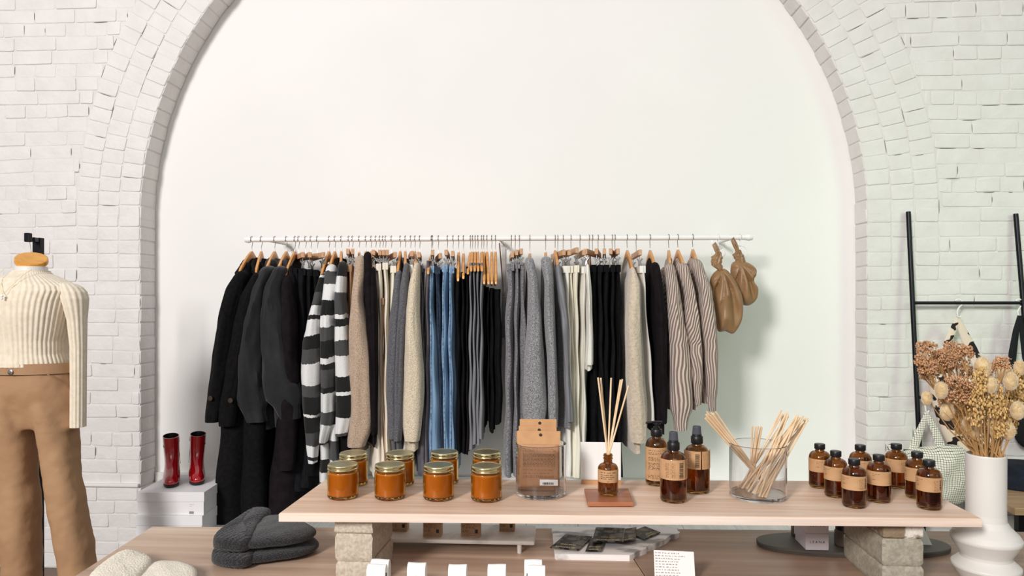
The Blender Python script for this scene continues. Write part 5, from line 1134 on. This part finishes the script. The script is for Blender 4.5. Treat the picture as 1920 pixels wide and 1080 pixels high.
# necklace
root3 = thing('necklace', 'fine gold necklace with a small pearl pendant on the sweater', 'necklace', (Xm, Ym-.1, mz(560))); m = MB(); pts = []
for i in range(21):
    u = -1+2*i/20; pts.append((Xm+u*.052, Ym-.066-.068*(1-abs(u))**.5, mz(505)-(mz(505)-mz(552))*(1-abs(u))**.85))
m.tube(pts, .0009, 6); m.build('chain', M['gold'], root3); pp = Vector(pts[10]); m = MB(); m.blob(pp+Vector((0, -.003, -.006)), .0045, n=12, m=8); m.blob(pp+Vector((0, -.003, -.014)), .0038, n=12, m=8); m.build('pearl_pendant', M['rail'], root3)
# trousers
root4 = thing('camel_trousers', 'camel wide leg trousers worn by the dress form', 'trousers', (Xm, Ym, .06))
def wr(x, y, z, s=0): return (mnoise.noise(Vector((x*7+s, y*7, z*3)))*.012+mnoise.noise(Vector((x*16+s, y*16, z*10)))*.005)
W0 = mxr(131, 684); m = MB(); n = 72
def tring(z, cx, a, b, ex=2.3, s=0, am=1, cy=0):
    r = []
    for k in range(n):
        f = 2*pi*k/n; x = a*math.copysign(abs(cos(f))**(2/ex), cos(f)); y = b*math.copysign(abs(sin(f))**(2/ex), sin(f)); w = 1+wr(x+cx, y, z, s)*am/.1
        r.append((Xm+cx+x*w, Ym+cy+y*w, z))
    return r
zw = mz(684); zc = mz(812); m.loft([tring(zw-(zw-zc)*t, .008*t, W0+.008+(mxr(136, 750)-W0-.006)*min(1, t*1.6)-.004*t, .098+.002*min(1, t*2)-.048*max(0, t-.42)/.58, am=min(1, t*3)*.45) for t in [i/14 for i in range(15)]])
def lg(c0, c1, a0, a1):
    rings = []
    for i in range(46):
        t = i/45; py = 728+(1235-728)*t; tt_ = (py-800)/260; cx = mxr(c0+(c1-c0)*tt_, py) if True else 0
        a = a0+(a1-a0)*max(0, tt_); b = .094-.026*min(1, max(0, (py-745)/130)); b *= min(1, .90+.1*(py-728)/45); a *= min(1, .88+.12*(py-728)/60)
        rings.append(tring(mz(py), cx, a, b, s=c0, am=.9))
    m.loft(rings)
lg(97, 137, .056, .056); lg(21, 33, .056, .056)
tl = m.build('trouser_legs', M['khaki'], root4, ang=180)
rm = tl.modifiers.new('remesh', 'REMESH'); rm.mode = 'VOXEL'; rm.voxel_size = .0055; rm.use_smooth_shade = True
sm = tl.modifiers.new('smooth', 'SMOOTH'); sm.factor = .5; sm.iterations = 26
tx = bpy.data.textures.new('cloth_folds', 'CLOUDS'); tx.noise_scale = .11; tx.noise_depth = 2
dp = tl.modifiers.new('folds', 'DISPLACE'); dp.texture = tx; dp.strength = .016; dp.mid_level = .5; dp.texture_coords = 'LOCAL'
m = MB(); m.loft([tring(z, 0, W0+.0125, .1085, am=0) for z in (zw-.032, zw-.028, zw+.002, zw+.004)]+[tring(zw+.004, 0, W0+.006, .102, am=0)], False, False); m.build('waistband', M['khaki'], root4)
m = MB(); m.lathe([(.001, 0), (.009, 0), (.0095, .002), (.007, .0035), (.001, .003)], 20); bx_ = Xm+mxr(56, 695); m.v = [(bx_+v[0], Ym-.1105-v[2], mz(696)+v[1]) for v in m.v]; m.build('button', M['steel'], root4)
for sd in (1, -1):
    m = MB(); m.tube([(Xm+sd*(W0-.028), Ym-.0935, mz(699)), (Xm+sd*(W0-.010), Ym-.082, mz(708)), (Xm+sd*(W0+.004), Ym-.062, mz(722))], .0018, 6); m.build('pocket_edge', M['khaki'], root4)
# black stand
px_ = at_t(72, 600, 2.78); root5 = thing('display_stand', 'black metal stand post behind the dress form', 'stand', (px_.x, px_.y, 0))
zt5 = at_t(70, 446, 2.78).z
m = MB(); m.box((px_.x, px_.y, zt5/2), (.031, .025, zt5)); m.build('post', M['blackm'], root5, smooth=False, bevel=.002)
ax_ = at_t(49, 450, 2.70); m = MB(); m.box(((px_.x+ax_.x)/2, (px_.y+ax_.y)/2+.01, zt5-.010), (abs(px_.x-ax_.x)+.02, .02, .018), atan2(px_.y-ax_.y-.0, px_.x-ax_.x)); m.box((ax_.x+.004, ax_.y+.005, zt5-.005), (.02, .02, .034)); m.build('arm', M['blackm'], root5, smooth=False, bevel=.003)
m = MB(); m.tube([(ax_.x+.010, ax_.y+.005, zt5-.02), (Xm+.004, Ym, mz(482))], .0009, 5); m.build('hanging_wire', M['steel_dark'], root5)
m = MB(); m.box((px_.x, px_.y, .01), (.34, .34, .02)); m.build('base_plate', M['blackm'], root5, smooth=False, bevel=.003)
# ================================================================ black ladder rack
root = thing('ladder_rack', 'black metal ladder rack leaning on the right brick wall', 'rack', (1.9, 3.25, 0))
tp = at_y(1703, 397, 3.425); lo = at_y(1722, 800, 3.335); dr_ = (lo-tp); tb = tp+dr_*((tp.z-.01)/(tp.z-lo.z)); 
tp2 = at_y(1904.5, 401, 3.425); sh_ = Vector((tp2.x-tp.x, 0, 0)); lo2 = at_y(1921, 600, 3.38); dr2 = lo2-tp2; tb2 = tp2+dr2*((tp2.z-.01)/(tp2.z-lo2.z))
for a, b in ((tp, tb), (tp2, tb2)):
    m = MB(); m.tube([a, a.lerp(b, .5), b], .0105, 16); m.build('side_rail', M['blackm'], root)
def rung(py, px):
    a = at_y(px, py, 3.425-.09*(py-397)/403); t = (tp.z-a.z)/(tp.z-tb.z); p = tp.lerp(tb, t); t2 = (tp2.z-a.z)/(tp2.z-tb2.z); q = tp2.lerp(tb2, t2)
    m = MB(); m.tube([p, q], .0075, 14); m.build('rung', M['blackm'], root); return p, q
R1 = rung(568, 1713); R2 = rung(745, 1720); rung(1010, 1732)
def s_hook(x, y, z, label, r=.017, drop=.05):
    rt = thing('s_hook', label, 'hook', (x, y, z), 'white hooks on the ladder rack'); m = MB()
    m.tube([(x+r*cos(radians(a)), y, z+r*sin(radians(a))) for a in range(150, -80, -18)]+[(x-.004, y, z-.032), (x-.006, y, z-.038), (x-.004, y, z-drop)]+[(x+.004+.008*cos(radians(a)), y, z-drop-.006+.01*sin(radians(a))) for a in (180, 230, 290, 340)], .0034, 8); m.build('hook_wire', M['rail'], rt)
def onr(R, px, py): a = at_y(px, py, R[0].y); t = (a.x-R[0].x)/(R[1].x-R[0].x); return R[0].lerp(R[1], t)
h1 = onr(R1, 1797, 568); s_hook(h1.x, h1.y, h1.z, 'white hook holding the patterned tote bag')
h3 = onr(R1, 1911, 568); s_hook(h3.x, h3.y, h3.z, 'white hook holding the black bag')
h2 = onr(R2, 1737, 745); s_hook(h2.x, h2.y, h2.z, 'white hook holding the checked bag', .02, .05)
def bagm(name, label, outline, straps, Y, mt, thick, cat='bag', seed=0, sw=.018, rr=3):
    P = [at_y(a, b, Y) for a, b in outline]; c = sum(P, Vector())/len(P); root = thing(name, label, cat, (c.x, Y, min(p.z for p in P)))
    out = spline([(p.x, p.z) for p in P], 6)
    def disp(a, b, kk, sg): return (.008*sin(a*30+b*18+seed)+.005*sin(a*55-b*40+seed))*(1-kk**4)
    m = MB(); m.puff(out, lambda a, b, h: (a, Y-h, b), thick*.4, thick, p=2.2, rings=12, disp=disp); m.build('bag_body', mt, root)
    for st in straps:
        pts = [at_y(a, b, Y-.008) for a, b, w in st]; m = MB(); rg = []
        for i, p in enumerate(pts):
            tdir = (pts[min(i+1, len(pts)-1)]-pts[max(0, i-1)]).normalized(); nr = Vector((-tdir.z, 0, tdir.x)); w = st[i][2]
            rg.append([p+nr*w*cos(2*pi*k/12)+Vector((0, 1, 0))*.005*sin(2*pi*k/12) for k in range(12)])
        m.loft(rg)
        ul = [[((q.x), (q.z)) for q in r] for r in rg]
        # planar uv for printed cloth
        m.uv = [tuple((m.v[i][0], m.v[i][2]) for i in f) for f in m.f]; m.build('strap', mt, root)
    return root
bagm('patterned_tote', 'black and cream patterned tote bag hanging behind the dried flowers', [(1741, 708), (1770, 702), (1800, 706), (1835, 700), (1856, 706), (1866, 760), (1862, 830), (1835, 868), (1800, 862), (1775, 830), (1752, 770)], [[(1755, 708, .012), (1762, 680, .014), (1778, 640, .017), (1790, 612, .015), (1796, 597, .010)], [(1796, 597, .010), (1805, 620, .018), (1822, 655, .024), (1838, 690, .024), (1845, 715, .018)]], h1.y-.03, M['pattern'], .05, seed=2)
bagm('checked_bag', 'cream cotton bag with thin dark window check', [(1664, 836), (1690, 840), (1726, 838), (1760, 834), (1798, 836), (1818, 860), (1816, 920), (1796, 945), (1740, 946), (1690, 938), (1666, 900)], [[(1712, 845, .02), (1722, 815, .018), (1732, 790, .013), (1737, 774, .008)], [(1737, 774, .008), (1745, 790, .014), (1756, 815, .018), (1766, 842, .02)]], h2.y-.05, M['grid'], .07, seed=1)
bagm('black_bag', 'black canvas bag hanging at the end of the ladder rack', [(1885, 706), (1905, 696), (1935, 690), (1985, 700), (1990, 780), (1960, 840), (1910, 832), (1892, 770)], [[(1894, 708, .018), (1899, 660, .018), (1905, 620, .014), (1912, 592, .010)], [(1912, 592, .010), (1918, 630, .014), (1924, 670, .018), (1934, 700, .018)]], h3.y-.02, M['blackbag'], .05, seed=6)
# ---------------------------------------------------------------- low bench at the right
bz = .50
b0 = at_z(1852, 925, bz); 
root = thing('low_bench', 'pale wooden bench carrying a navy hat at the right', 'bench', (1.78, 2.2, 0))
A_ = at_z(1880, 925, bz); B_ = at_z(1925, 953, bz)
e_ = at_z(1868, 921, bz); q0 = Vector((A_.x-.1, A_.y, bz)); 
x0_ = B_.x-.16; y0_ = B_.y; x1_ = x0_+.9; y1_ = y0_+.42
m = MB(); m.hexa([Vector((B_.x-.045, y0_, bz-.03)), Vector((x1_, y0_, bz-.03)), Vector((x1_, y1_, bz-.03)), Vector((A_.x-.06, y1_, bz-.03))], [Vector((B_.x-.045, y0_, bz)), Vector((x1_, y0_, bz)), Vector((x1_, y1_, bz)), Vector((A_.x-.06, y1_, bz))]); m.build('seat', M['benchwood'], root, smooth=False, bevel=.003)
for xx, yy_ in ((B_.x-.01, y0_+.04), (x1_-.05, y0_+.04), (B_.x-.01, y1_-.04), (x1_-.05, y1_-.04)):
    m = MB(); m.box((xx+.01, yy_, (bz-.03)/2), (.03, .03, bz-.03)); m.build('leg', M['blackm'], root, smooth=False)
m = MB(); m.tube([(B_.x, y0_+.04, bz-.10), (x1_-.05, y0_+.04, bz-.10)], .007, 10); m.build('stretcher', M['rail'], root)
hp = at_z(1915, 922, bz); root = thing('navy_hat', 'navy felt hat resting on the bench edge', 'hat', (hp.x+.05, hp.y+.1, bz+.0005)); m = MB(); m.lathe([(.001, 0), (.13, 0), (.135, .006), (.13, .045), (.122, .055), (.12, .060), (.12, .085), (.105, .098), (.05, .102), (.001, .1)], 48, (hp.x+.06, hp.y+.12, bz+.0006)); m.build('felt_crown', M['navy'], root)
# ================================================================ white ceramic vase + dried flowers
vt = 1.64; vc = at_t(1848.5, 900, vt); vx, vy = vc.x, vc.y
def vz(py, t=vt): return at_t(1848, py, t).z
def vr(px): return abs((at_t(px, 900, vt)-at_t(1848.5, 900, vt)).length)/1.09
root = thing('ceramic_vase', 'matte white zigzag ceramic vase holding dried flowers', 'vase', (vx, vy, TZ)); 
prof = [(.001, TZ+.001), (vr(1802), TZ+.001), (vr(1800), TZ+.006), (vr(1786), vz(1062)), (vr(1786.5), vz(1057)), (vr(1802), vz(1044)), (vr(1802), vz(1038)), (vr(1785), vz(1012)), (vr(1784.5), vz(1006)), (vr(1790), vz(998)), (vr(1805), vz(984)), (vr(1811.5), vz(974)), (vr(1812.5), vz(962)), (vr(1812), vz(853)), (vr(1813), vz(851)), (vr(1815), vz(851)), (vr(1816), vz(854)), (vr(1817), vz(960)), (.001, vz(962))]
m = MB(); m.lathe([(r, z-0) for r, z in prof], 72, (vx, vy, 0)); m.build('vase_body', M['ceramic'], root, ang=45)
rz_ = vz(851); rnd = random.Random(11)
def head(kind, c, r, rr):
    m = MB()
    if kind == 'yarrow':
        for i in range(int(150+2600*r)):
            a = rnd.uniform(0, 6.28); q = r*sqrt(rnd.random()); lump = sin(a*3+r*99)*.2+1
            m.blob(c+Vector((q*cos(a)*lump, q*sin(a)*.9, rnd.uniform(-.014, .010)+.25*r*(1-(q/r)**2))), rnd.uniform(.0013, .0028), n=5, m=3)
    elif kind == 'statice':
        for i in range(int(110+1800*r)):
            a = rnd.uniform(0, 6.28); zz = rnd.uniform(-1.6, 1.3); q = r*.75*(rnd.random()**.6)*(1-.25*abs(zz)); m.blob(c+Vector((q*cos(a), q*sin(a), zz*r)), rnd.uniform(.0014, .003), (1, 1, 1.6), n=5, m=3)
    else:
        m.blob(c, r, (1.05, .95, 1.5), n=14, m=10)
        for i in range(170):
            a = rnd.uniform(0, 6.28); zz = rnd.uniform(-1, 1); q = sqrt(1-zz*zz); d = Vector((q*cos(a), q*sin(a)*.95, zz*1.5)); p0 = c+d*r*.9; m.tube([p0, p0+d.normalized()*r*.35+Vector((0, 0, r*.12))], [.0006, .0001], 3, caps=False)
    return m
fl = [('yarrow', 1735, 652, .022), ('yarrow', 1727, 675, .014), ('yarrow', 1738, 688, .02), ('yarrow', 1737, 702, .016), ('yarrow', 1757, 668, .016), ('yarrow', 1775, 668, .034), ('yarrow', 1786, 652, .022), ('yarrow', 1790, 682, .028), ('yarrow', 1808, 660, .018), ('yarrow', 1768, 690, .022),
      ('yarrow', 1800, 720, .036), ('yarrow', 1822, 700, .03), ('yarrow', 1795, 745, .03), ('yarrow', 1818, 735, .03), ('yarrow', 1862, 690, .024), ('yarrow', 1878, 680, .016), ('yarrow', 1780, 757, .026), ('yarrow', 1810, 770, .03),
      ('statice', 1848, 735, .03), ('statice', 1830, 760, .028), ('statice', 1865, 745, .028), ('statice', 1885, 760, .026), ('statice', 1903, 720, .024), ('statice', 1915, 745, .022), ('statice', 1912, 700, .018), ('statice', 1850, 775, .03), ('statice', 1875, 785, .026), ('statice', 1820, 790, .024), ('statice', 1896, 785, .022), ('statice', 1838, 712, .02), ('statice', 1800, 790, .018),
      ('bunny', 1842, 690, .0165), ('bunny', 1884, 702, .0165), ('bunny', 1895, 715, .014), ('bunny', 1765, 732, .013), ('bunny', 1738, 747, .011), ('bunny', 1822, 800, .019), ('bunny', 1868, 800, .017), ('bunny', 1890, 808, .014), ('bunny', 1912, 690, .012), ('bunny', 1908, 770, .014), ('bunny', 1857, 722, .013), ('bunny', 1776, 772, .014)]
kn = {'yarrow': 'rust', 'statice': 'ochre', 'bunny': 'cream fluffy oval'}
for i, (k_, px, py, r) in enumerate(fl):
    tt = vt+rnd.uniform(-.07, .08); c = at_t(px, py, tt); ang = atan2(c.y-vy, c.x-vx); e0 = Vector((vx+.030*cos(ang)*rnd.random(), vy+.03*sin(ang)*rnd.random(), rz_-.11)); rim = Vector((vx+.034*cos(ang)*rnd.uniform(.6, 1), vy+.034*sin(ang)*rnd.uniform(.6, 1), rz_+.002))
    side = 'left' if px < 1775 else ('middle' if px < 1850 else 'right')
    rt = thing('dried_flower', 'dried stem with %s flower head, %s part of the vase bouquet' % (kn[k_], side), 'dried flower', e0, '%s dried flowers, %s' % (kn[k_], side))
    m = MB(); mid = rim.lerp(c, .5)+Vector((0, 0, -.012)); m.tube([e0, rim, mid, c], [.0022, .002, .0015, .001], 6)
    if k_ == 'yarrow':
        for q in range(7):
            a = rnd.uniform(0, 6.28); m.tube([mid.lerp(c, .6), c+Vector((r*.7*cos(a), r*.7*sin(a), -.002))], .0008, 4)
    m.build('stem', M['dstem'], rt)
    head(k_, c, r, rnd).build('flower_head', M[k_], rt, ang=80)
for i in range(26):
    a = rnd.uniform(0, 6.28); c = at_t(rnd.uniform(1765, 1918), rnd.uniform(700, 800), vt+rnd.uniform(-.05, .06)); q = rnd.random(); e0 = Vector((vx+.03*q*cos(a), vy+.03*q*sin(a), rz_-.11)); rim = Vector((vx+.036*q*cos(a), vy+.036*q*sin(a), rz_))
    rt = thing('straw_stem', 'thin bare dried straw stem in the white vase', 'dried stem', e0, 'bare straw stems in the vase'); m = MB(); m.tube([e0, rim, rim.lerp(c, .5)+Vector((0, 0, -.01)), c], [.002, .0018, .0014, .0006], 5)
    for s_ in range(5):
        b_ = rim.lerp(c, .45+.1*s_); d = Vector((rnd.uniform(-.014, .014), rnd.uniform(-.01, .01), .02)); m.tube([b_, b_+d], [.0009, .0003], 4)
    m.build('stem', M['dstem'], rt)
for o in bpy.data.objects:
    if '_w' in o.keys(): del o['_w']
